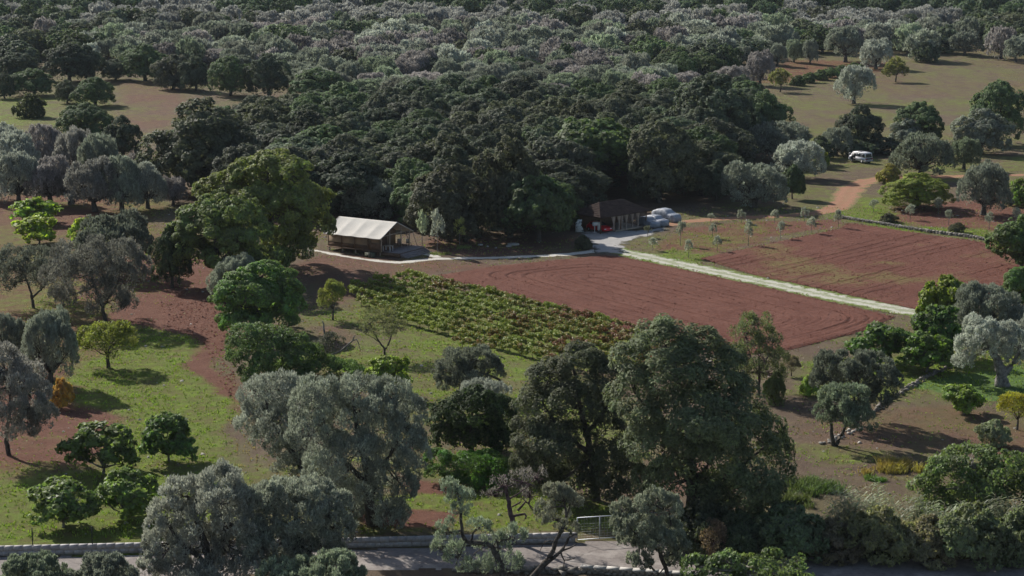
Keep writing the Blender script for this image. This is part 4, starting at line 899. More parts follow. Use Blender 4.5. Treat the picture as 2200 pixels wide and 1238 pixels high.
custom('carob_tree', 'dark olive-green evergreen left of the huge foreground tree', 'tree', (1270, 1075),
  [(1240, 775, 55, 40), (1180, 800, 42, 35), (1300, 810, 40, 45), (1160, 860, 50, 50), (1230, 870, 60, 60), (1290, 900, 45, 60), (1140, 930, 42, 45), (1200, 950, 55, 50), (1310, 980, 45, 55), (1150, 1000, 50, 40), (1240, 1020, 55, 45), (1310, 1035, 50, 36), (1190, 1040, 45, 28), (1345, 1000, 36, 40)],
  [([(1280, 1085), (1275, 1000), (1255, 920), (1240, 850), (1230, 790)], .4, .1), ([(1272, 980), (1200, 920), (1160, 860)], .2, .06), ([(1262, 930), (1300, 880), (1300, 820)], .18, .06)],
  'oak', (.062, .070, .042), 50000, .25, .12, 'oak', 30, .34, 1.2, 12)
custom('feathery_tree', 'tall thin-crowned tree with branches showing, right of the huge evergreen', 'tree', (1628, 850),
  [(1625, 690, 32, 28), (1600, 720, 32, 26), (1652, 725, 30, 28), (1590, 760, 26, 28), (1630, 755, 36, 30), (1666, 765, 26, 28), (1610, 800, 30, 26), (1655, 805, 30, 28)],
  [([(1630, 860), (1630, 800), (1628, 740), (1625, 690)], .16, .03), ([(1630, 810), (1605, 750), (1600, 715)], .08, .02), ([(1630, 800), (1655, 750), (1655, 720)], .08, .02)],
  'leaf', (.066, .078, .040), 11000, .22, .08, 'fruit', 14, .4, 1.1, 13, 'twig', True, None, 12)
custom('ivy_thicket', 'black-green ivy-clad thicket under a silver olive top in the foreground middle', 'bush', (1015, 985),
  [(960, 890, 34, 34), (1020, 880, 55, 45), (1075, 890, 30, 45), (950, 940, 28, 36), (1010, 945, 60, 40), (1080, 945, 30, 35)],
  [([(1015, 985), (1012, 940), (1015, 880)], .2, .08)], 'oak', (.030, .046, .018), 26000, .24, .15, 'oak', 30, .3, 1.1, 14)
custom('olive_tree', 'small silver olive crown rising out of the ivy-clad thicket', 'tree', (1042, 900), [(1030, 838, 36, 22), (1065, 846, 32, 24), (1000, 862, 24, 20), (1050, 868, 38, 20)],
  [([(1042, 905), (1042, 870), (1045, 845)], .12, .05)], 'olive', C_SILVER, 8000, .24, .08, 'olive', 20, None, 1.1, 15)
custom('bramble_mound', 'green sprawling shrubs below the ivy-clad thicket', 'bush', (1010, 1040), [(940, 985, 30, 20), (990, 1000, 45, 22), (1050, 1000, 45, 24), (985, 1025, 30, 16), (1040, 1030, 36, 16), (935, 1015, 22, 14)], (), 'leaf', (.045, .085, .022), 15000, .2, .11, 'bush', 30, .3, 1.3, 16)
custom('olive_tree', 'enormous silver-grey olive behind the block wall, foreground centre-left', 'tree', (800, 1128),
  [(770, 835, 55, 38), (690, 840, 48, 38), (680, 900, 46, 46), (700, 990, 50, 42), (840, 840, 48, 40), (880, 880, 38, 45), (740, 900, 65, 48), (820, 910, 60, 50), (700, 940, 45, 45), (875, 950, 40, 50), (760, 980, 70, 45), (840, 1000, 60, 48), (720, 1010, 40, 36), (800, 1060, 60, 40), (870, 1050, 36, 40), (755, 1090, 40, 28), (840, 1098, 42, 26), (700, 1060, 30, 26)],
  [([(800, 1138), (795, 1080), (790, 1010), (770, 930), (765, 860)], .5, .12), ([(792, 1030), (840, 980), (865, 920)], .25, .07), ([(792, 1040), (730, 980), (700, 920)], .25, .07)],
  'olive', (.130, .140, .112), 66000, .26, .078, 'olive', 34, None, 1.15, 17)
custom('olive_tree', 'silver olive leaning against the enormous one over the grass', 'tree', (640, 1030),
  [(560, 840, 42, 36), (610, 830, 45, 34), (660, 860, 42, 38), (550, 890, 40, 38), (605, 900, 50, 45), (655, 920, 40, 40), (575, 940, 40, 32), (630, 960, 45, 30), (665, 1000, 48, 34), (620, 1000, 34, 24), (680, 950, 40, 40)],
  [([(660, 1040), (640, 990), (615, 950), (585, 900), (575, 860)], .3, .08), ([(625, 965), (630, 910), (625, 860)], .18, .06)],
  'olive', (.160, .168, .142), 34000, .25, .078, 'olive', 32, None, 1.15, 18)
custom('olive_tree', 'broad mauve-grey olive hiding the wall, right of the two lowest figs', 'tree', (450, 1262),
  [(400, 1060, 45, 38), (480, 1040, 55, 40), (360, 1110, 42, 40), (440, 1110, 60, 46), (520, 1090, 50, 45), (350, 1170, 40, 40), (420, 1180, 60, 42), (500, 1170, 55, 45), (375, 1225, 45, 30), (470, 1225, 60, 35), (545, 1140, 34, 36), (540, 1200, 40, 34), (330, 1205, 28, 30)],
  [([(450, 1275), (450, 1200), (430, 1130), (410, 1070)], .42, .1), ([(450, 1210), (490, 1130), (500, 1060)], .3, .08), ([(450, 1215), (385, 1160), (360, 1110)], .24, .07)],
  'olive', (.134, .136, .116), 60000, .25, .075, 'olive', 36, None, 1.15, 19)
custom('olive_tree', 'broad grey olive above the road, right half of the foreground pair', 'tree', (650, 1258),
  [(600, 1060, 45, 34), (670, 1055, 48, 34), (720, 1080, 36, 36), (580, 1110, 50, 42), (650, 1110, 60, 44), (720, 1130, 40, 36), (600, 1170, 55, 42), (680, 1170, 55, 40), (740, 1140, 24, 28), (620, 1220, 55, 30), (560, 1070, 34, 30), (555, 1150, 36, 36), (715, 1190, 34, 28)],
  [([(650, 1270), (650, 1190), (640, 1130), (640, 1070)], .4, .1), ([(650, 1200), (700, 1140), (715, 1085)], .24, .07), ([(650, 1205), (600, 1140), (590, 1080)], .24, .07)],
  'olive', (.138, .146, .116), 60000, .25, .075, 'olive', 36, None, 1.15, 20)
custom('olive_tree', 'green-grey olive top at the bottom edge below the foreground olive pair', 'tree', (680, 1330), [(600, 1225, 40, 26), (660, 1222, 45, 24), (720, 1215, 48, 28), (755, 1235, 34, 24), (690, 1255, 60, 26)], [([(680, 1335), (680, 1270), (690, 1230)], .3, .1)], 'olive', C_OLGREEN, 20000, .25, .085, 'olive', 26, None, 1.1, 21)
custom('olive_tree', 'grey-green olive top in the bottom corner before the wall', 'tree', (78, 1320), [(50, 1222, 36, 28), (95, 1218, 38, 28), (120, 1240, 30, 24), (70, 1255, 50, 30), (25, 1245, 26, 24)], [([(78, 1325), (78, 1260), (80, 1225)], .3, .1)], 'olive', C_OLGREEN, 16000, .25, .085, 'olive', 26, None, 1.1, 22)
custom('olive_tree', 'grey-green olive top at the bottom edge under the second fence post', 'tree', (222, 1320), [(205, 1210, 26, 24), (245, 1215, 32, 28), (215, 1238, 44, 26), (270, 1240, 28, 22), (235, 1262, 50, 26), (165, 1245, 24, 18)], [([(222, 1325), (222, 1260), (225, 1220)], .28, .1)], 'olive', C_OLIVE, 16000, .25, .085, 'olive', 26, None, 1.1, 23)
# pruned olives on the road side, branches bare
custom('olive_tree', 'hard-pruned olive with a crooked bare trunk before the road, nearer the wall', 'tree', (1075, 1262),
  [(968, 1040, 24, 20), (990, 1062, 28, 24), (990, 1095, 24, 20), (960, 1140, 26, 30), (985, 1190, 32, 26), (1030, 1130, 26, 22), (1060, 1170, 40, 26), (1105, 1150, 30, 22), (1080, 1210, 44, 24), (1020, 1215, 36, 20), (945, 1175, 18, 22)],
  [([(1080, 1268), (1075, 1215), (1050, 1172), (1005, 1166), (993, 1140), (990, 1090), (980, 1050)], .24, .06), ([(1010, 1168), (1022, 1140), (1060, 1128)], .08, .03), ([(1000, 1166), (985, 1200), (978, 1220)], .06, .02), ([(1075, 1220), (1070, 1180), (1065, 1160)], .13, .04), ([(1050, 1172), (1020, 1190), (1012, 1210)], .06, .02)],
  'olive', C_OLGREEN, 8500, .22, .07, 'olive', 14, .40, .8, 24, 'bark', False, None, 14)
custom('olive_tree', 'hard-pruned olive whose forked dark trunk leans over the road', 'tree', (1140, 1256),
  [(1185, 1060, 30, 22), (1215, 1068, 34, 20), (1200, 1045, 22, 14), (1170, 1090, 24, 16), (1190, 1108, 34, 16), (1215, 1130, 26, 12), (1235, 1075, 18, 14)],
  [([(1125, 1268), (1160, 1222), (1185, 1190), (1195, 1160), (1215, 1120), (1212, 1080)], .26, .06), ([(1168, 1215), (1205, 1185), (1225, 1155), (1240, 1150)], .16, .06), ([(1200, 1188), (1230, 1175), (1238, 1170)], .08, .03), ([(1205, 1190), (1212, 1205), (1235, 1200)], .07, .03), ([(1212, 1205), (1210, 1220)], .05, .02), ([(1215, 1120), (1222, 1095), (1220, 1080)], .07, .03), ([(1195, 1165), (1170, 1165), (1160, 1185)], .05, .02)],
  'olive', (.100, .102, .076), 5200, .22, .07, 'olive', 12, .40, .8, 25, 'bark', False, None, 18)
custom('dead_tree', 'twisted leafless grey tree between the two hard-pruned olives', 'tree', (1105, 1165), [(1080, 1040, 26, 20), (1120, 1030, 30, 24), (1150, 1020, 30, 22), (1060, 1060, 24, 16), (1140, 1060, 26, 18)],
  [([(1105, 1170), (1100, 1115), (1092, 1080), (1086, 1045), (1086, 1022)], .26, .09), ([(1098, 1112), (1120, 1105), (1130, 1110), (1125, 1120)], .11, .05), ([(1112, 1098), (1130, 1080), (1140, 1090), (1148, 1105)], .09, .04), ([(1100, 1090), (1118, 1080), (1122, 1072), (1145, 1092)], .07, .03), ([(1092, 1075), (1130, 1050), (1150, 1030)], .07, .02), ([(1088, 1060), (1065, 1055), (1050, 1060)], .05, .02), ([(1088, 1030), (1070, 1022), (1060, 1015)], .05, .02)],
  'olive', (.1, .09, .08), 900, .2, .06, 'fruit', 6, .4, .8, 26, 'twig', False, None, 26)
custom('olive_tree', 'full olive with a leaning trunk at the bottom edge in front of the gate', 'tree', (1425, 1266),
  [(1335, 1085, 24, 20), (1330, 1118, 22, 20), (1410, 1065, 34, 24), (1380, 1080, 26, 22), (1435, 1090, 32, 30), (1375, 1130, 40, 26), (1430, 1140, 40, 28), (1400, 1170, 42, 22), (1345, 1155, 26, 18), (1460, 1175, 24, 24), (1370, 1195, 26, 12), (1450, 1205, 24, 20)],
  [([(1435, 1275), (1430, 1225), (1410, 1180), (1395, 1140), (1405, 1090)], .2, .06), ([(1410, 1182), (1365, 1150), (1335, 1110)], .1, .03), ([(1428, 1220), (1415, 1232), (1405, 1226)], .06, .02), ([(1405, 1170), (1440, 1130)], .08, .03)],
  'olive', (.128, .138, .102), 26000, .22, .072, 'olive', 24, None, .95, 27)
custom('shrub', 'pinkish half-bare shrub on the road verge', 'shrub', (1535, 1200), [(1530, 1150, 28, 26), (1555, 1165, 20, 20), (1510, 1165, 18, 18), (1535, 1180, 34, 16)], [([(1535, 1202), (1535, 1150)], .06, .02)], 'leaf', (.13, .10, .072), 4500, .17, .06, 'fruit', 14, .45, 1., 28, 'twig', True, None, 14)
custom('fig_tree', 'bright green fig top at the bottom edge right of the leaning olive', 'tree', (1600, 1320),
  [(1500, 1215, 36, 20), (1560, 1205, 34, 22), (1610, 1212, 36, 20), (1665, 1208, 40, 26), (1710, 1215, 28, 24), (1540, 1240, 50, 20), (1640, 1240, 60, 22), (1720, 1245, 22, 14), (1480, 1245, 26, 16)], [([(1600, 1330), (1600, 1270), (1600, 1220)], .15, .06)], 'fig', (.078, .100, .042), 6500, .24, .19, 'fig', 16, .4, 1.1, 29, 'bark_grey')
# right foreground
custom('fig_tree', 'wide dark green fig thicket above the roadside canes', 'tree', (2105, 1115),
  [(2090, 985, 60, 32), (2150, 1000, 50, 34), (2030, 1010, 45, 36), (2200, 1010, 45, 40), (1990, 1050, 36, 30), (2070, 1040, 65, 40), (2150, 1050, 60, 40), (2220, 1060, 50, 40), (2010, 1080, 40, 28), (2100, 1085, 60, 30)], [([(2105, 1120), (2100, 1060), (2090, 1000)], .15, .05)], 'fig', (.070, .094, .036), 17000, .25, .19, 'bush', 26, .34, 1.2, 30, 'bark_grey')
for i, (cx, yt, yb, w, c, l) in enumerate([
  (1505, 1085, 1185, 120, (.052, .062, .038), 'dark roadside bush against the foot of the gate wall'),
  (1590, 1085, 1190, 150, (.056, .072, .040), 'dark green roadside bush below the huge evergreen'),
  (1690, 1085, 1195, 150, (.066, .080, .044), 'dark roadside bush left of the tallest canes'),
  (1790, 1100, 1200, 140, (.098, .084, .055), 'rust-tinged roadside bush at the foot of the tallest canes'),
  (1890, 1095, 1202, 140, (.108, .106, .055), 'olive-green roadside bush right of the tallest canes'),
  (1985, 1095, 1204, 150, (.104, .094, .058), 'ragged roadside bush under the left of the fig thicket'),
  (2085, 1085, 1206, 150, (.086, .098, .054), 'leafy roadside bush under the middle of the fig thicket'),
  (2185, 1080, 1208, 150, (.080, .094, .052), 'leafy roadside bush at the picture edge below the fig thicket')]):
    T('bush', cx, yt+(-14, 10, -6, 16, -10, 12, -4, 8)[i], yb, w*(1.15, .9)[i % 2], l, c, 'bushes of the roadside hedge', cat='bush', name='hedge_bush')
def cane(px, py, n, h, label, seed, spread=1.1, col=(.13, .15, .075)):
    rng = np.random.default_rng(seed); o = empty('cane_clump', (*G(px, py), 0)); tag(o, label, 'cane', 'canes along the road'); mb = MB(); V = []; 
    for i in range(n):
        b = np.append(rng.normal(0, spread*.45, 2)*[1, .6], 0); hh = h*(.7+.4*rng.random()); lean = rng.normal(0, .16, 2)
        t = np.linspace(0, 1, 6); P = np.c_[b[0]+lean[0]*hh*t**2, b[1]+lean[1]*hh*t**2, hh*t]; mb.tube(P, np.linspace(.018, .006, 6), 4)
        for j in range(22):
            q = .22+.78*j/22; p = np.array([np.interp(q, t, P[:, k]) for k in range(3)]); a = rng.random()*6.28 if rng.random() < .3 else (0 if j % 2 else pi)+rng.normal(0, .5)
            d = np.array([cos(a), sin(a), 0]); L = (.55+.4*rng.random()); s = np.array([-d[1], d[0], 0])*.05
            m1 = p+d*L*.5+[0, 0, .14]; e = p+d*L+[0, 0, -.14]; V += [p-s*.6, m1-s, m1+s, p+s*.6, m1-s, e-s*.1, e+s*.1, m1+s]
    part('stalks', mb, M['wood_pale'], o); V = np.array(V); ob('leaves', set_tint(mesh_np('cane_leaves', V, np.arange(len(V)).reshape(-1, 4), [M['reed']]), np.ones(1)), o, color=col)
for k, (px, py, n, h, l) in enumerate([(1818, 1160, 12, 3.4, 'tall cane clump with pale ladder-like leaves, leftmost'), (1850, 1160, 14, 3.5, 'tall cane clump second from the left of the hedge'), (1890, 1165, 12, 3.0, 'shorter cane clump third along the hedge'), (1968, 1150, 10, 3.0, 'cane clump in front of the fig thicket’s left end'), (2030, 1165, 14, 2.6, 'drooping cane clump under the middle of the fig thicket'), (2090, 1165, 16, 2.7, 'drooping cane clump right of the thicket’s middle'), (2150, 1165, 16, 3.0, 'cane clump with plumes near the picture edge'), (2205, 1170, 14, 3.0, 'cane clump cut by the picture edge'), (1760, 1165, 14, 2.0, 'low dark cane clump beside the dark bushes')]):
    cane(px, py+14, int(n*1.6), h*1.25, l, 50+k, 1.5, (.15, .17, .10) if k < 3 else (.12, .14, .08))
def tall_grass(px, py, rx, h, n, label, seed, col):
    rng = np.random.default_rng(seed); o = empty('tall_grass', (*G(px, py), 0)); tag(o, label, 'grass', None, None); V = []
    m_ = 26; ca_ = rng.normal(0, .48, (m_, 2))*[1, .75]*rx; ch = rng.uniform(.45, 1.15, m_); ci = rng.integers(0, m_, n); q_ = rng.normal(0, .16, (n, 2))*rx; b = np.c_[ca_[ci]+q_, np.zeros(n)]; l = h*ch[ci]*(.5+.6*rng.random(n)); ln = rng.normal(0, .4, (n, 2))+q_/rx*.5
    e = b+np.c_[ln*l[:, None], l]; m = b+np.c_[ln*l[:, None]*.3, l*.6]; s = unit(np.c_[rng.normal(size=(n, 2)), np.zeros(n)])*.03
    V = np.stack([b-s, b+s, m+s, m-s, m-s, m+s, e+s*.2, e-s*.2], 1).reshape(-1, 3)
    ob('blades', mesh_np('grass_blades', V, np.arange(8*n).reshape(-1, 4), [M['grass']]), o, color=col); set_tint(o.children[0].data, np.ones(1))
tall_grass(1920, 1008, 1.9, .75, 2600, 'straw-yellow tall grass patch on the bare slope', 1, (.24, .20, .06))
tall_grass(1745, 1050, 2.0, .8, 2600, 'lush green tall grass beside the dark evergreen', 2, (.075, .105, .04))
tall_grass(1690, 1078, 1.6, .7, 1800, 'lush green tall grass nearest the roadside bushes', 3, (.085, .105, .045))
tall_grass(1880, 1032, .7, .4, 500, 'small green tuft on the bare slope below the straw-yellow grass', 4, (.08, .13, .03))
T('bush', 2135, 900, 957, 70, 'round pale grey-green bush on the bare slope at the right', (.12, .135, .085), cat='bush')
T('fig', 2070, 826, 890, 85, 'young fig with sparse leaves on the green slope', (.11, .16, .035), name='young_fig')
T('fruit', 2185, 842, 924, 70, 'yellow-leaved sapling at the right picture edge', (.20, .20, .03), name='yellow_sapling')
custom('olive_tree', 'twin-trunk olive in front of the leaning olive pair', 'tree', (1792, 958), [(1790, 850, 34, 26), (1830, 850, 34, 28), (1775, 880, 28, 24), (1815, 885, 42, 28), (1845, 880, 24, 24)], [([(1790, 966), (1785, 920), (1782, 880), (1790, 850)], .2, .08), ([(1795, 962), (1815, 915), (1830, 880), (1832, 855)], .18, .07)], 'olive', (.090, .108, .072), 16000, .24, .08, 'olive', 26, None, 1.1, 31)
custom('olive_tree', 'larger dark olive of the leaning pair by the tumbled wall', 'tree', (1838, 914), [(1780, 780, 32, 30), (1830, 775, 40, 28), (1880, 785, 40, 32), (1905, 820, 28, 30), (1770, 815, 28, 28), (1840, 820, 50, 36), (1890, 845, 32, 24)], [([(1838, 920), (1845, 870), (1840, 830), (1835, 785)], .28, .1), ([(1842, 865), (1885, 830), (1890, 795)], .14, .05)], 'olive', (.080, .088, .066), 26000, .25, .085, 'olive', 28, None, 1.1, 32)
custom('olive_tree', 'ancient silver olive with a massive trunk on the lawn at the right', 'tree', (2155, 830), [(2100, 700, 36, 28), (2150, 715, 40, 30), (2080, 740, 34, 30), (2130, 750, 45, 32), (2190, 735, 34, 30), (2165, 765, 34, 24), (2075, 775, 24, 20), (2215, 760, 24, 24)], [([(2150, 836), (2152, 818), (2150, 800), (2140, 775), (2120, 740)], .75, .2), ([(2152, 806), (2175, 780), (2190, 745)], .4, .1), ([(2160, 838), (2156, 822), (2152, 805)], .6, .4)], 'olive', C_SILVER, 26000, .25, .085, 'olive', 28, None, 1.1, 33, 'bark_grey')
T('olive', 2122, 606, 735, 140, 'grey-green olive standing behind the ancient silver one', C_OLIVE)
T('olive', 2208, 672, 765, 85, 'silver olive cut by the picture edge beside the ancient one', C_SILVER)
T('fig', 2020, 592, 715, 100, 'yellow-green leafy tree at the end of the grassy track', C_BRIGHT, name='fig_tree')
T('fig', 2046, 600, 712, 90, 'green leafy tree just behind the yellow-green one at the end of the track', C_LEAF, name='fig_tree')
T('fig', 2008, 655, 770, 115, 'dark fig at the corner where the grassy track ends', (.05, .08, .024))
T('fig', 1890, 692, 785, 125, 'broad dark fig between the ploughed field and the dark olive', (.055, .088, .026))
T('fig', 1990, 710, 800, 112, 'green fig casting shade on the lawn above the tumbled wall', (.072, .115, .03))
T('broad', 2195, 462, 580, 140, 'dark green tree cut by the right edge at the weedy field', (.058, .088, .028))
T('broad', 2196, 572, 668, 84, 'dark green bush-like tree at the right edge below the weedy field', (.055, .08, .026))
T('fruit', 1700, 764, 808, 40, 'little bare fruit tree on the grass at the field corner', (.10, .085, .06), name='bare_fruit_tree')
T('bush', 1665, 800, 868, 46, 'slender shrub on the grass beside the feathery tree', (.075, .09, .035), cat='bush')
T('bush', 1740, 805, 850, 46, 'light green weedy bush left of the dark olive pair', (.12, .17, .04), cat='bush')
# left foreground
for cx, yt, yb, w, l, c in [(222, 905, 1018, 150, 'fig with a stocky dark base in the left lawn, left of the round one', C_FIG), (362, 885, 992, 118, 'round dense fig in the middle of the left lawn', (.068, .105, .036)), (137, 1030, 1132, 140, 'lowest fig on the left lawn, near the wall', C_FIG), (270, 1008, 1116, 130, 'low bushy fig beside the mauve-grey olive', (.10, .145, .045))]:
    T('fig', cx, yt, yb, w, l, c)
custom('olive_tree', 'large mauve-silver olive at the left edge above the figs', 'tree', (22, 978), [(15, 770, 45, 38), (60, 800, 40, 36), (0, 830, 40, 40), (75, 850, 42, 40), (30, 870, 50, 42), (100, 890, 26, 32), (-30, 800, 40, 40), (60, 905, 42, 28)], [([(20, 985), (15, 940), (25, 890), (30, 820)], .22, .08), ([(18, 930), (55, 890), (70, 850)], .13, .05)], 'olive', (.135, .128, .116), 28000, .25, .08, 'olive', 28, None, 1.15, 34)
T('olive', 108, 668, 832, 118, 'grey-green olive behind the mauve-silver one at the left edge', C_OLIVE)
T('olive', 22, 672, 800, 90, 'grey-green olive half cut by the left edge', C_OLIVE)
T('bush', 131, 812, 878, 48, 'orange-leaved shrub at the foot of the left-edge olives', (.21, .12, .04), cat='bush')
T('fruit', 232, 686, 790, 120, 'yellow-green fruit tree alone at the top of the left lawn', C_YELLOW)
custom('olive_tree', 'dark grey olive with a forked trunk, far left of the middle group', 'tree', (72, 662), [(40, 560, 42, 32), (90, 555, 40, 32), (130, 580, 36, 34), (20, 600, 36, 32), (80, 600, 55, 34)], [([(72, 668), (68, 630), (55, 590)], .2, .07), ([(70, 640), (100, 610), (110, 580)], .14, .05)], 'olive', (.086, .092, .072), 20000, .28, .095, 'olive', 26, None, 1.15, 35)
custom('olive_tree', 'big dusky olive in the middle of the left group', 'tree', (224, 694), [(160, 550, 40, 36), (215, 540, 45, 34), (265, 545, 42, 36), (130, 590, 38, 36), (195, 600, 60, 40), (270, 600, 45, 42), (300, 570, 26, 32), (240, 650, 50, 28), (140, 640, 34, 28)], [([(228, 700), (220, 655), (205, 610), (190, 560)], .24, .08), ([(222, 660), (255, 610), (265, 560)], .15, .05)], 'olive', (.090, .088, .076), 30000, .28, .095, 'olive', 26, None, 1.15, 36)
T('olive', 246, 456, 590, 160, 'dark olive standing behind the big dusky one', (.066, .072, .056))
T('oak', 370, 488, 618, 86, 'narrow black-green tree between the dusky olive and the walnut-like trees', (.038, .05, .026))
T('fig', 76, 426, 482, 100, 'yellow-green fig, upper of two at the left edge', C_BRIGHT)
T('fig', 84, 465, 524, 96, 'bright yellow-green fig, lower of two at the left edge', (.16, .20, .036))
T('fig', 182, 468, 528, 70, 'yellow-green fig partly behind the dark olive', (.17, .20, .04))
# the big green trees by the tent
custom('broadleaf_tree', 'tallest green tree with a sunlit yellowish top left of the tent', 'tree', (590, 578), [(590, 340, 48, 30), (540, 360, 42, 30), (640, 370, 46, 32), (480, 390, 42, 30), (560, 400, 60, 40), (640, 420, 55, 40), (690, 430, 32, 34), (590, 460, 65, 45), (670, 480, 45, 45), (620, 525, 60, 40), (450, 400, 30, 26)], [([(590, 585), (590, 520), (580, 440), (580, 370)], .45, .1), ([(590, 530), (650, 460), (655, 400)], .2, .06)], 'leaf', (.098, .116, .040), 46000, .36, .26, 'broad', 30, .3, 1.2, 37)
custom('broadleaf_tree', 'broad green tree in front of the tallest one, left of the tent', 'tree', (470, 620), [(470, 435, 45, 28), (420, 460, 40, 30), (520, 450, 45, 30), (395, 500, 34, 34), (460, 490, 60, 40), (540, 500, 50, 40), (420, 545, 45, 36), (500, 555, 60, 40), (570, 560, 45, 36)], [([(470, 626), (470, 570), (465, 500), (470, 440)], .4, .1), ([(470, 570), (520, 510), (530, 460)], .2, .06)], 'leaf', (.084, .108, .040), 40000, .34, .24, 'broad', 30, .3, 1.2, 38)
custom('broadleaf_tree', 'compact bright green tree below the walnut-like pair', 'tree', (555, 715), [(570, 580, 38, 24), (520, 605, 40, 28), (610, 600, 34, 28), (490, 640, 34, 32), (555, 630, 55, 36), (615, 645, 34, 36), (520, 680, 45, 28), (585, 685, 50, 26)], [([(555, 720), (555, 660), (560, 600)], .3, .08)], 'leaf', (.074, .112, .036), 34000, .27, .2, 'broad', 30, .34, 1.2, 39)
T('olive', 505, 546, 650, 90, 'grey olive peeping out behind the compact bright green tree', C_OLIVE)
custom('bramble_thicket', 'long dark green bramble thicket above the enormous olive', 'bush', (630, 815), [(540, 715, 40, 24), (590, 720, 42, 24), (530, 760, 38, 30), (590, 765, 50, 30), (650, 765, 45, 28), (560, 800, 45, 22), (625, 800, 50, 22), (690, 790, 40, 26), (740, 800, 40, 20), (640, 735, 24, 24), (765, 815, 30, 14)], (), 'leaf', (.052, .074, .028), 34000, .22, .12, 'bush', 30, .3, 1.3, 40)
custom('dead_tree', 'dead grey olive stump with one long bent bare branch', 'tree', (705, 775), [(715, 735, 26, 22), (690, 750, 24, 22)], [([(705, 780), (702, 750), (700, 720), (694, 690)], .2, .06), ([(706, 765), (735, 752), (755, 735), (762, 722)], .14, .06), ([(752, 738), (766, 730), (772, 745), (776, 755)], .08, .02), ([(702, 735), (688, 720)], .06, .03)], 'oak', (.06, .062, .045), 1800, .2, .09, 'bush', 10, .4, 1., 41, 'bark_grey', False, None, 10)
T('fruit', 715, 600, 688, 60, 'small round-headed fruit tree at the corner of the vineyard', (.12, .14, .045))
custom('almond_tree', 'thin-leaved almond with a forked trunk beside the vineyard', 'tree', (826, 767), [(800, 680, 24, 18), (840, 675, 26, 18), (790, 705, 20, 18), (825, 700, 30, 22), (858, 700, 18, 20)], [([(826, 770), (826, 750), (815, 735), (800, 705), (795, 685)], .13, .03), ([(826, 752), (838, 735), (845, 700), (850, 680)], .11, .03), ([(815, 735), (785, 715)], .05, .02)], 'leaf', (.085, .09, .045), 4200, .2, .06, 'fruit', 12, .4, 1., 42, 'bark', True, None, 12)
T('fig', 832, 764, 850, 92, 'yellow-green fig below the forked almond', (.13, .18, .034))
custom('olive_tree', 'dark windswept olive alone on the grass below the vineyard', 'tree', (1000, 852), [(985, 775, 40, 26), (1030, 770, 36, 24), (955, 795, 26, 24), (1000, 800, 50, 26), (1055, 795, 30, 22), (970, 815, 30, 14)], [([(985, 858), (992, 830), (1000, 800), (1010, 775)], .25, .08), ([(1085, 835), (1072, 815), (1055, 808), (1030, 800)], .1, .12)], 'olive', (.080, .086, .066), 20000, .24, .08, 'olive', 28, None, 1.15, 43)
# ------------------------------------------------------------------ middle distance
CL = [(35, 285, 400, 100), (95, 268, 380, 90), (160, 275, 395, 90), (215, 290, 410, 90), (40, 325, 440, 90), (110, 335, 440, 100), (205, 340, 455, 110), (262, 335, 452, 90), (318, 350, 448, 80), (372, 380, 442, 60), (150, 365, 440, 70), (-20, 340, 430, 90), (20, 268, 375, 80), (300, 330, 400, 70)]
def nth(n): return f"{n}{'th' if 10 < n % 100 < 14 else {1: 'st', 2: 'nd', 3: 'rd'}.get(n % 10, 'th')}"
for i, (cx, yt, yb, w) in enumerate(CL):
    fr = [c[0] for c in CL if (c[2] >= 420) == (yb >= 420)]
    T('olive', cx, yt, yb, w, f"mauve-silver olive, {nth(sorted(fr).index(cx)+1)} from the left in the {'front' if yb >= 420 else 'back'} row of the left cluster", [C_SILVER, C_MAUVE, (.13, .125, .115), C_OLIVE][i % 4], 'olives clustered left of the tall green trees')
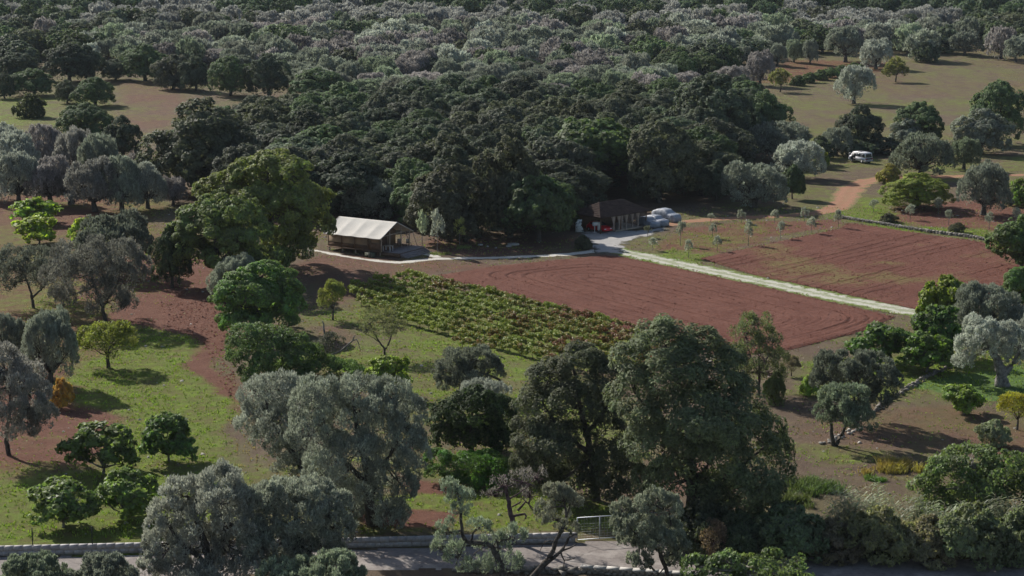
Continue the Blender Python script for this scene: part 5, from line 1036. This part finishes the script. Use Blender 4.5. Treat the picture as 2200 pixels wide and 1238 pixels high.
for cx, yt, yb, w, l, c in [
  (430, 215, 420, 230, 'big dark oak at the left end of the wood', C_OAKBR), (185, 222, 312, 118, 'dark oak above the olive cluster at the left', C_OAK2), (264, 250, 345, 82, 'blackish oak overlapping the left olive cluster', C_OAK),
  (797, 384, 475, 122, 'small grey olive right behind the tent ridge', C_OLIVE), (965, 355, 520, 165, 'greyish oak at the front of the wood behind the saplings', (.058, .06, .04)), (1095, 300, 510, 150, 'round-headed brownish oak in the front of the wood', (.056, .058, .036)),
  (1275, 255, 415, 215, 'brighter green broad tree in the front of the wood behind the carport', (.056, .080, .032)), (1158, 378, 520, 140, 'dark leafy tree at the front of the wood left of the painted board', C_OAK2), (1418, 262, 436, 150, 'tall olive-brown oak rising behind the carport', C_OAKBR),
  (1530, 160, 340, 190, 'black-green oak at the right end of the wood', C_OAK), (1640, 200, 318, 112, 'green oak at the edge of the meadow', C_OAK2), (1672, 262, 348, 130, 'dusky olive at the edge of the meadow beside the wood', C_OLIVE), (1712, 303, 384, 104, 'silvery olive left of the parked van', C_SILVER),
  (1764, 318, 362, 36, 'yellowing bush right of the silvery olive near the van', C_YELLOW), (1620, 348, 446, 135, 'spreading olive with a bare trunk foot above the red track', C_OLIVE), (1702, 356, 428, 48, 'small dark green tree beside the spreading olive', C_OAK2), (1538, 345, 432, 60, 'dark bush-like oak between the wood and the spreading olive', C_OAK),
  (1798, 273, 336, 64, 'thin leaning olive just behind the van', C_OLIVE), (1847, 228, 325, 98, 'round dark oak behind the van', C_OAK), (1978, 220, 312, 102, 'round dark oak behind the olives right of the van', C_OAK2), (1950, 256, 316, 74, 'grey olive in front of the round oak right of the van', C_OLIVE),
  (2142, 176, 312, 120, 'tall dark oak at the right edge of the meadow', C_OAK2), (2108, 234, 330, 120, 'broad grey olive in front of the tall right-hand oak', C_OLIVE), (1978, 288, 382, 130, 'big round grey-green olive right of the van', (.10, .112, .082)), (2070, 296, 364, 70, 'small round olive with a dark trunk on the grass', (.08, .095, .06)),
  (1966, 370, 448, 142, 'gold-tinged bushy oak right of the red track bend', (.105, .125, .026)), (1910, 352, 394, 50, 'small yellow bush at the red track bend', (.17, .165, .045)), (2112, 350, 462, 112, 'grey-green olive standing in the red plot at the right', C_OLIVE), (2195, 385, 442, 70, 'green bush cut by the right edge above the red plot', C_LEAF),
  (1834, 142, 223, 78, 'lone ancient olive with a forked trunk in the open meadow', C_SILVER), (1924, 124, 176, 50, 'small yellowing tree alone at the top of the meadow', (.105, .112, .045)), (1676, 148, 198, 46, 'small yellowing tree at the hedge of the red patch', (.105, .105, .045)),
  (1632, 110, 184, 60, 'mauve-topped olive at the corner of the red patch', C_MAUVE), (1566, 142, 212, 84, 'mauve-grey olive in front of the wood’s far corner', C_MAUVE), (1508, 140, 190, 46, 'dark bush in the grove behind the black-green oak', C_OAK), (1670, 94, 142, 40, 'small dark olive at the back of the red patch', C_OLIVE),
  (1706, 86, 134, 38, 'small upright olive at the back of the red patch', C_OLGREEN), (1740, 86, 138, 32, 'narrow upright olive at the back of the red patch', C_OLIVE), (1816, 58, 134, 78, 'tall broad olive behind the red patch', C_OLIVE), (1881, 84, 148, 68, 'round silver olive at the right of the red patch', C_SILVER),
  (1978, 64, 130, 76, 'broad olive at the far edge of the meadow', C_OLIVE), (1990, 92, 134, 60, 'dark bush at the far edge of the meadow', C_OAK), (2150, 58, 126, 62, 'mauve-grey olive at the far right of the meadow', C_MAUVE), (2182, 80, 134, 50, 'grey olive at the far right corner of the meadow', C_OLIVE),
  (150, 95, 176, 105, 'dark oak with bare trunks at the left clearing', C_OAK), (188, 98, 174, 66, 'dark oak right beside the bare-trunked one', C_OAK), (36, 114, 172, 84, 'dark rounded oak at the far left', C_OAK), (72, 148, 206, 104, 'bushy green oak low at the left clearing', C_OAK2), (10, 158, 212, 46, 'small oak cut by the left edge of the clearing', C_OAK),
  (205, 166, 228, 92, 'spreading dark bushy oak in the left clearing', C_OAK2), (145, 172, 222, 50, 'small oak with a thin trunk in the left clearing', C_OAKBR), (66, 202, 252, 70, 'haystack-shaped bush alone in the left clearing', (.05, .06, .03)), (248, 128, 172, 64, 'low black-green oak at the back of the left clearing', C_OAK),
  (312, 96, 174, 98, 'green oak at the back right of the left clearing', C_OAK2), (372, 118, 192, 80, 'greyish oak at the edge of the left clearing', (.062, .064, .045)), (420, 122, 196, 70, 'dark oak left of the two round ones above the wood', C_OAK), (495, 122, 206, 94, 'round green oak, left of the two above the wood', C_OAK2), (577, 116, 210, 92, 'round dark oak, right of the two above the wood', C_OAK),
  (680, 146, 218, 122, 'low wide oak between the round ones and the wood', C_OAK2), (32, 18, 56, 60, 'dark green tree alone among olives in the far left', C_OAK2)]:
    st = 'olive' if 'olive' in l.split(' ')[:6] and 'oak' not in l else 'oak'
    if 'bush' in l and 'bush-like' not in l and 'bushy' not in l and 'olive' not in l.replace('olives', ''): st = 'bush'
    if 'yellow bush' in l or 'yellowing bush' in l: st = 'bush'
    if 'yellowing tree' in l or 'narrow upright' in l or 'small upright' in l: st = 'fruit' if 'yellow' in l else 'olive'
    if 'broad tree' in l or 'leafy tree' in l or 'dark green tree' in l and 'far left' not in l: st = 'broad'
    T(st, cx, yt, yb, w, l, c, cat='bush' if st == 'bush' else 'tree')
T('bush', 1760, 292, 340, 60, 'dark low hedge bush left of the round oak behind the van', C_OAK, 'dark hedge behind the van', cat='bush', name='hedge_bush')
T('bush', 1895, 295, 330, 90, 'dark low hedge bush between the two round oaks', C_OAK, 'dark hedge behind the van', cat='bush', name='hedge_bush')
T('bush', 1845, 300, 334, 90, 'dark low hedge bush straight behind the van', C_OAK, 'dark hedge behind the van', cat='bush', name='hedge_bush')
for k, (cx, yb) in enumerate([(1715, 184), (1738, 178), (1762, 172), (1786, 167), (1808, 162), (1832, 156)]): T('bush', cx, yb-22, yb, 36, f'green hedge bush before the red patch, {nth(k+1)} from the yellowing tree', C_OAK2, 'hedge of the red patch', cat='bush', name='hedge_bush')
T('bush', 1912, 458, 478, 40, 'dark scrubby bush behind the grey field wall', (.05, .05, .03), cat='bush')
T('bush', 2055, 478, 500, 36, 'scrubby bush at the right end of the grey field wall', (.075, .075, .045), cat='bush')
T('bush', 1253, 505, 536, 36, 'scraggly shrub at the left edge of the gravel yard', (.05, .055, .035), cat='bush')
for cx, yt, yb, l in [(1527, 458, 478, 'first in the back row by the red track'), (1531, 480, 512, 'second from the yard in the second row'), (1541, 506, 541, 'in the front row, second from the grassy track corner'), (1479, 514, 554, 'in the front row, nearest the grassy track corner'), (1462, 475, 527, 'tall one nearest the covered cars'), (1592, 450, 480, 'thin bare one by the red track'), (1664, 450, 480, 'in the back row, middle'), (1608, 473, 528, 'tallest, at the edge of the weedy field'), (1677, 475, 514, 'in the front row beside the weedy field, middle'), (1728, 445, 477, 'in the back row near the red track bend'), (1743, 465, 503, 'full-crowned one second from the field wall'), (1800, 450, 491, 'full-crowned one at the corner of the field wall'), (1877, 428, 457, 'on the bright grass at the track bend'), (1940, 412, 442, 'before the gold-tinged oak'), (1955, 438, 472, 'pale one in front of the gold-tinged oak'), (2015, 424, 462, 'in the red plot, left of the olive'), (2038, 450, 484, 'in the red plot, nearest the field wall'), (2125, 455, 492, 'in the red plot, right of the olive'), (2184, 446, 480, 'in the red plot, at the picture edge'), (1402, 510, 538, 'beside the yard gravel'), (1391, 484, 510, 'dark thin one at the yard edge')]:
    T('sapling', cx, yt, yb, 19, 'young olive sapling '+l, (.15, .158, .12) if 'dark' not in l else (.07, .075, .05), 'young olive saplings')
for cx, yt, yb, l, c in [(907, 452, 534, 'slim planted sapling nearest the tent porch', (.16, .18, .12)), (940, 450, 546, 'slim staked sapling second from the tent', (.20, .21, .17)), (988, 464, 531, 'slim yellowing sapling third from the tent', (.17, .18, .06))]:
    T('sapling', cx, yt, yb, 26, l, c, 'slim saplings beside the tent', name='planted_sapling')
for px, py, l in ((940, 547, 'grass tuft round the staked sapling'), (990, 533, 'grass tuft round the yellowing sapling')): tall_grass(px, py, 1.1, .35, 420, l, px, (.15, .17, .06))

# ================================================================== the wood, the groves and the far hills
RW = np.random.default_rng(77)
WOOD = GG([(395, 350), (440, 420), (560, 470), (720, 470), (900, 490), (1060, 512), (1240, 512), (1255, 470), (1400, 462), (1540, 415), (1590, 345), (1640, 305), (1590, 262), (1400, 264), (1200, 266), (1000, 268), (760, 272), (620, 290)])
SHED = GG([(1215, 545), (1190, 470), (1230, 425), (1300, 402), (1440, 398), (1520, 425), (1520, 470), (1440, 530)])
TENT = GG([(690, 560), (720, 470), (900, 480), (900, 560)])
pts = []
x0, y0 = WOOD.min(0); x1, y1 = WOOD.max(0)
for _ in range(9000):
    p = np.array([RW.uniform(x0, x1), RW.uniform(y0, y1)]); X, Y = p[:1], p[1:]
    if not inside(WOOD, X, Y)[0] or inside(SHED, X, Y)[0] or inside(TENT, X, Y)[0]: continue
    if pts and min((q[0]-p[0])**2+((q[1]-p[1])*.9)**2 for q in pts) < 6.8**2: continue
    pts.append(p)
    back = to_px(*p)[1]; h = RW.uniform(7.8, 10.4); w = RW.uniform(9., 14.)
    if back > 480: w *= .8; h *= .85
    col = [C_OAK, (.052, .060, .040), C_OAK2, (.056, .062, .044), (.048, .062, .038), (.060, .066, .040)][RW.integers(6)]
    qx_, qy_ = to_px(*p)
    lab = ['Low', 'Tall'][int(h > 9.1)].lower()+', '+['narrow', 'broad'][int(w > 11.5)]+' '+['dark', 'olive-green'][int(sum(col) > .155)]+' oak in the '+['front', 'middle', 'back'][int(np.clip((470-qy_)//75, 0, 2))]+' of the wood, '+('behind the big green trees' if qx_ < 660 else 'behind the tent' if qx_ < 900 else 'behind the saplings' if qx_ < 1060 else 'behind the cistern lids' if qx_ < 1230 else 'behind the carport' if qx_ < 1400 else 'at its meadow end')
    plant('oak', p[0], p[1], w, h, lab, 'oaks of the central wood', tuple(np.array(col)*RW.uniform(.8, 1.25)), 'mid', rng=RW)
# groves: jittered lattice beyond the wood
FB = np.array([(-400, 150), (0, 150), (100, 146), (260, 150), (340, 155), (600, 178), (640, 200), (760, 226), (900, 240), (1400, 240), (1480, 212), (1560, 176), (1610, 150), (1650, 128), (1720, 116), (1860, 116), (1950, 122), (2010, 126), (2110, 120), (2700, 112)], float)
cand = []
y = 405.
while y < 1500:
    sp = 9.3 if y < 900 else 10.5
    half = y*(1100/FPX)*1.16+12
    for x in np.arange(-half, half, sp):
        p = (x+RW.normal(0, sp*.22)+(sp/2 if int(y/sp) % 2 else 0), y+RW.normal(0, sp*.22)); qx, qy = to_px(*p, float(HT(*p)))
        if qy > np.interp(qx, FB[:, 0], FB[:, 1]): continue
        if RW.random() < .06: continue
        cand.append((p[0], p[1], qx, qy))
    y += sp*.95
cand = np.array(cand)
nz = fbm(cand[:, 0]/70+11, cand[:, 1]/110+5); nz2 = fbm(cand[:, 0]/25+1, cand[:, 1]/30+2)
hill = HT(cand[:, 0], cand[:, 1])
p_oak = .06+.95*ss((hill-2.5)/5)+.55*ss((400-cand[:, 2])/300)*ss((cand[:, 3]-45)/40)+.5*ss((cand[:, 2]-1980)/80)*ss((cand[:, 3]-30)/30)+.9*ss((nz-.60)/.08)
is_oak = RW.random(len(cand)) < p_oak
order = np.argsort(cand[:, 1])
cnt = {True: 0, False: 0}; rest = {True: [], False: []}; LIM = {True: 130, False: 290}
onscreen = (cand[:, 2] > -60) & (cand[:, 2] < 2260)
for k in order:
    o = bool(is_oak[k]); x, y_ = cand[k, :2]
    w, h = (RW.uniform(7, 11), RW.uniform(6, 8.5)) if o else (RW.uniform(6, 11), RW.uniform(5.2, 8.6))
    if cnt[o] < LIM[o] and onscreen[k]:
        cnt[o] += 1
        col = [C_OAK, C_OAK2, C_OAKBR, (.05, .065, .03)][RW.integers(4)] if o else [C_OLIVE, C_MAUVE, C_OLIVE, (.105, .108, .09), C_SILVER, C_OLGREEN][RW.integers(6)]
        kx = cand[k, 2]; where = ('at the far left' if kx < 230 else 'behind the left clearing' if kx < 480 else 'above the two round oaks' if kx < 680 else 'beyond the tent' if kx < 930 else 'beyond the saplings' if kx < 1180 else 'beyond the carport' if kx < 1420 else 'beyond the black-green oak' if kx < 1620 else 'behind the red patch' if kx < 1880 else 'behind the meadow' if kx < 2060 else 'at the far right')
        row = ['at the near grove edge', 'inside the grove', 'deep in the grove', 'at the grove back'][int(np.clip((y_-430)//(75 if not o else 130), 0, 3))]
        size = 'small' if w < 8 else 'middling' if w < 9.6 else 'large'; tone = ('dark' if sum(col) < .15 else 'green') if o else 'silver' if sum(col) > .45 else 'mauve-grey' if col[0] > col[1] else 'grey-green' if col[1]-col[2] > .03 else 'grey'
        plant('oak' if o else 'olive', x, y_, w, h, f'{size} {tone} '+('oak ' if o else 'olive ')+row+' '+where, 'oaks among the far grove' if o else 'olives of the far grove', tuple(np.array(col)*RW.uniform(.8, 1.25)), 'mid' if y_ < 500 else 'far', rng=RW)
    else: rest[o].append((x, y_, hill[k], w, h))

def grove(name, label, P, srcs, color):
    P = np.array(P); me = bpy.data.meshes.new(name); me.vertices.add(len(P)); me.vertices.foreach_set('co', np.ascontiguousarray(P[:, :3], np.float32).ravel())
    def at(nm, typ, key, v): a = me.attributes.new(nm, typ, 'POINT'); a.data.foreach_set(key, np.ascontiguousarray(v, np.float32 if typ != 'INT' else np.int32).ravel())
    n = len(P); at('scl', 'FLOAT_VECTOR', 'vector', np.c_[P[:, 3]/8, P[:, 3]/8, P[:, 4]/6.5]); at('rot', 'FLOAT_VECTOR', 'vector', np.c_[np.zeros((n, 2)), RW.random(n)*6.28]); at('idx', 'INT', 'value', RW.integers(0, len(srcs), n))
    o = ob(name, me, color=color); tag(o, label, kind='stuff')
    g = bpy.data.node_groups.new(name, 'GeometryNodeTree'); g.is_modifier = True
    g.interface.new_socket('Geometry', in_out='INPUT', socket_type='NodeSocketGeometry'); g.interface.new_socket('Geometry', in_out='OUTPUT', socket_type='NodeSocketGeometry')
    N = g.nodes; i = N.new('NodeGroupInput'); e = N.new('NodeGroupOutput'); ins = N.new('GeometryNodeInstanceOnPoints'); g2i = N.new('GeometryNodeGeometryToInstance')
    for s in srcs:
        oi = N.new('GeometryNodeObjectInfo'); oi.inputs[0].default_value = s; oi.inputs['As Instance'].default_value = True; oi.transform_space = 'ORIGINAL'; g.links.new(oi.outputs['Geometry'], g2i.inputs[0])
    def na(nm, typ): a = N.new('GeometryNodeInputNamedAttribute'); a.data_type = typ; a.inputs[0].default_value = nm; return a.outputs[0]
    g.links.new(i.outputs[0], ins.inputs['Points']); g.links.new(g2i.outputs[0], ins.inputs['Instance']); ins.inputs['Pick Instance'].default_value = True
    g.links.new(na('idx', 'INT'), ins.inputs['Instance Index'])
    er = N.new('FunctionNodeEulerToRotation'); g.links.new(na('rot', 'FLOAT_VECTOR'), er.inputs[0]); g.links.new(er.outputs[0], ins.inputs['Rotation'])
    g.links.new(na('scl', 'FLOAT_VECTOR'), ins.inputs['Scale']); g.links.new(ins.outputs[0], e.inputs[0])
    o.modifiers.new('scatter', 'NODES').node_group = g
far_olives = [o for o in bpy.data.objects if o.get('group') == 'olives of the far grove' and o.type == 'MESH']
far_oaks = [o for o in bpy.data.objects if o.get('group') == 'oaks among the far grove' and o.type == 'MESH']
grove('far_olive_wood', 'hazy mass of grey olives stretching to the far background', rest[False], far_olives[:12], (.158, .155, .146))
grove('far_oak_wood', 'dark green scrub oak wood covering the far slope', rest[True], far_oaks[:12], (.055, .075, .042))

# ================================================================== vineyard
def vine_meshes(n=8):
    out = []
    for i in range(n):
        rng = np.random.default_rng(300+i); k = 9
        C = np.c_[np.linspace(-.75, .75, k)+rng.normal(0, .1, k), rng.normal(0, .2, k), rng.uniform(.6, 1.3, k)]; R = np.c_[rng.uniform(.22, .38, k), rng.uniform(.2, .32, k), rng.uniform(.2, .34, k)]
        V, Q, _ = leaf_quads(C, R, R[:, 0]**2, 720, .145, .135, rng, .1, .8, .9, .4, .25, None, .5)
        mb = MB(); limb(mb, (0, 0, -.05), (rng.normal(0, .06), 0, .85), .035, .025, rng, 5, .25, 5)
        for s in (-1, 1): limb(mb, (0, 0, .8), (s*.7, 0, .95), .018, .01, rng, 4, .2, 4)
        out.append((mesh_np('vine_leaves', V, Q, [M['vine']]), mb.mesh('vine_stem', M['bark'])))
    return out
VM = vine_meshes()
VP = GG([(742, 632), (800, 612), (890, 600), (1000, 622), (1130, 650), (1335, 708), (1420, 735), (1420, 800), (1290, 800), (1165, 792), (1040, 760), (905, 722), (800, 676)])
dv = G(1335, 706)-G(892, 600); dv /= np.linalg.norm(dv); nv = np.array([-dv[1], dv[0]])
O = G(892, 600); nvine = 0; rv = np.random.default_rng(9)
for r in range(0, 30):
    inrow = 0
    for c in range(-25, 60):
        p = O-nv*(.5+2.35*r)+dv*(c*1.75+rv.normal(0, .1)); p = p+nv*rv.normal(0, .06)
        if not inside(VP, p[:1], p[1:])[0] or rv.random() < .04: continue
        qx, qy = to_px(*p)
        if nvine >= 300: break
        nvine += 1; lv, st = VM[rv.integers(8)]
        v = empty('grape_vine', (*p, 0), math.atan2(dv[1], dv[0])+rv.normal(0, .1)+(pi if rv.random() < .5 else 0)); s = rv.uniform(.85, 1.15); v.scale = (1.35, 1.0, s*.92)
        inrow += 1; tag(v, f'autumn grape vine, {nth(inrow)} from the tent end in the {nth(r+1)} row below the ploughed field', 'vine', 'vines of the vineyard'); ob('stem', st, v); ob('leaves', lv, v)
print('vines', nvine, 'wood', len(pts), 'grove', cnt, {k: len(v) for k, v in rest.items()})

# ------------------------------------------------------------------ grass and weeds as tufts on the open ground
def grass_tufts(name, label, color, n, dry, seed, hk):
    rng = np.random.default_rng(seed)
    X = rng.uniform(-56, 72, n); Y = rng.uniform(135, 300, n); z = zones(X, Y)
    dens = np.clip(z[:, 0]+z[:, 2]*.5, 0, 1)*(.35+.65*(fbm(X/3+5, Y/3) > .46))
    if dry: dens = np.clip(.8-z[:, 0], 0, 1)*np.clip(1.1-z[:, 1], .15, 1)*(fbm(X/4+9, Y/4) > .45)
    ok = rng.random(n) < dens*.9
    for P in (GG(FIELD1), GG(FIELD2)): ok &= ~inside(P, X, Y)
    px, py = to_px(X, Y); ok &= py < np.interp(px, [-200, 930, 1240, 1480, 2400], [1166, 1148, 1145, 1165, 1190])
    for trk, w in (([(1310, 533), (1350, 544), (1480, 572), (1620, 602), (1800, 640), (1965, 672)], 1.4), ([(690, 541), (760, 554), (850, 564), (930, 557), (1090, 553), (1230, 546), (1310, 533)], 1.)): ok &= dist_edge(GG(trk), X, Y, False) > w
    ok &= ~inside(GG([(1240, 505), (1275, 490), (1455, 478), (1450, 494), (1395, 512), (1350, 528), (1345, 548), (1275, 550)]), X, Y); ok &= dist_edge(GG([(1400, 493), (1480, 476), (1560, 470), (1700, 463), (1782, 452)]), X, Y, False) > 1.2
    X, Y, z = X[ok], Y[ok], z[ok]; n = len(X); V = []
    B = np.c_[X, Y, np.zeros(n)]
    for k in range(3):
        a = rng.random(n)*6.28; h = rng.uniform(.05, .16, n)*(.6+.8*z[:, 0])*hk; sp = rng.uniform(.03, .12, n); d = np.c_[np.cos(a), np.sin(a)]
        s = np.c_[-d[:, 1], d[:, 0], np.zeros(n)]*.05
        b = B+np.c_[rng.normal(0, .07, (n, 2)), np.zeros(n)]; e = b+np.c_[d*sp[:, None], h]
        V.append(np.stack([b-s, b+s, e+s*.4, e-s*.4], 1))
    V = np.concatenate(V).reshape(-1, 3); me = set_tint(mesh_np(name, V, np.arange(len(V)).reshape(-1, 4), [M['grass']]), np.ones(1))
    tag(ob(name, me, color=color), label, kind='stuff')
grass_tufts('grass', 'short patchy green grass on the orchard ground', (.135, .18, .034), 120000, False, 21, 1.)
grass_tufts('dry_grass', 'sparse straw-coloured dry stalks on the bare ground', (.19, .15, .085), 60000, True, 22, 1.5)
# clods on the freshly turned strip and loose stones of soil
def clods(P, n, z0, s0, s1, seed, label):
    rng = np.random.default_rng(seed); P = GG(P)
    lo, hi = P.min(0), P.max(0); X = rng.uniform(lo[0], hi[0], n); Y = rng.uniform(lo[1], hi[1], n); ok = inside(P, X, Y); X, Y = X[ok], Y[ok]; n = len(X)
    base = np.array([[-1, -1, 0], [1, -1, 0], [1, 1, 0], [-1, 1, 0], [0, 0, 1.]]); s = (s0+(s1-s0)*rng.random(n)**3)[:, None, None]
    V = np.c_[X, Y, np.full(n, z0)][:, None]+(base[None]+rng.normal(0, .25, (n, 5, 3)))*s*np.array([1, 1, 1.1])
    F = np.array([[0, 1, 4], [1, 2, 4], [2, 3, 4], [3, 0, 4]])[None]+np.arange(n)[:, None, None]*5
    tag(ob('soil_clods', mesh_np('soil_clods', V.reshape(-1, 3), F.reshape(-1, 3), [M['field']])), label, kind='stuff')
clods([(345, 650), (455, 650), (500, 760), (512, 860), (492, 862), (440, 740), (360, 700)], 5200, -.01, .04, .15, 31, 'rough red clods of the freshly turned strip')
clods(FIELD1, 26000, .12, .03, .13, 32, 'loose clods scattered over the bare ploughed field')
clods(FIELD2, 30000, .12, .03, .14, 33, 'loose clods scattered over the weedy field')

def pebbles():
    rng = np.random.default_rng(41); n = 1500; X = rng.uniform(-56, 72, n); Y = rng.uniform(135, 300, n); px, py = to_px(X, Y); ok = py < np.interp(px, [-200, 930, 1240, 1480, 2400], [1166, 1148, 1145, 1165, 1190])
    for P in (FIELD1, FIELD2): ok &= ~inside(GG(P), X, Y)
    X, Y = X[ok], Y[ok]; n = len(X); base = np.array([[-1, -1, 0], [1, -1, 0], [1, 1, 0], [-1, 1, 0], [-.6, -.6, 1], [.6, -.6, 1], [.6, .6, 1], [-.6, .6, 1.]])
    s = (.03+.13*rng.random(n)**4)[:, None, None]; V = np.c_[X, Y, np.full(n, -.01)][:, None]+(base[None]+rng.normal(0, .2, (n, 8, 3)))*s*np.array([1.2, 1, .9])
    F = np.array([[4, 5, 6, 7], [0, 1, 5, 4], [1, 2, 6, 5], [2, 3, 7, 6], [3, 0, 4, 7]])[None]+np.arange(n)[:, None, None]*8
    tag(ob('loose_stones', mesh_np('loose_stones', V.reshape(-1, 3), F.reshape(-1, 4), [M['stone']])), 'small pale stones strewn over the orchard ground', kind='stuff')
pebbles()

# ------------------------------------------------------------------ haze
def haze():
    mb = MB(); mb.box((0, 1350, 60), (5600, 3300, 123)); t = bpy.data.materials.new('haze'); t.use_nodes = True; nt = t.node_tree
    nt.nodes.remove(nt.nodes['Principled BSDF']); v = nt.nodes.new('ShaderNodeVolumePrincipled'); v.inputs['Color'].default_value = (.78, .87, 1., 1); v.inputs['Density'].default_value = .00004; v.inputs['Anisotropy'].default_value = 0.
    nt.links.new(v.outputs[0], nt.nodes['Material Output'].inputs['Volume']); o = ob('haze', mb.mesh('haze', t)); tag(o, 'thin bluish haze over the far groves', kind='stuff')
haze()
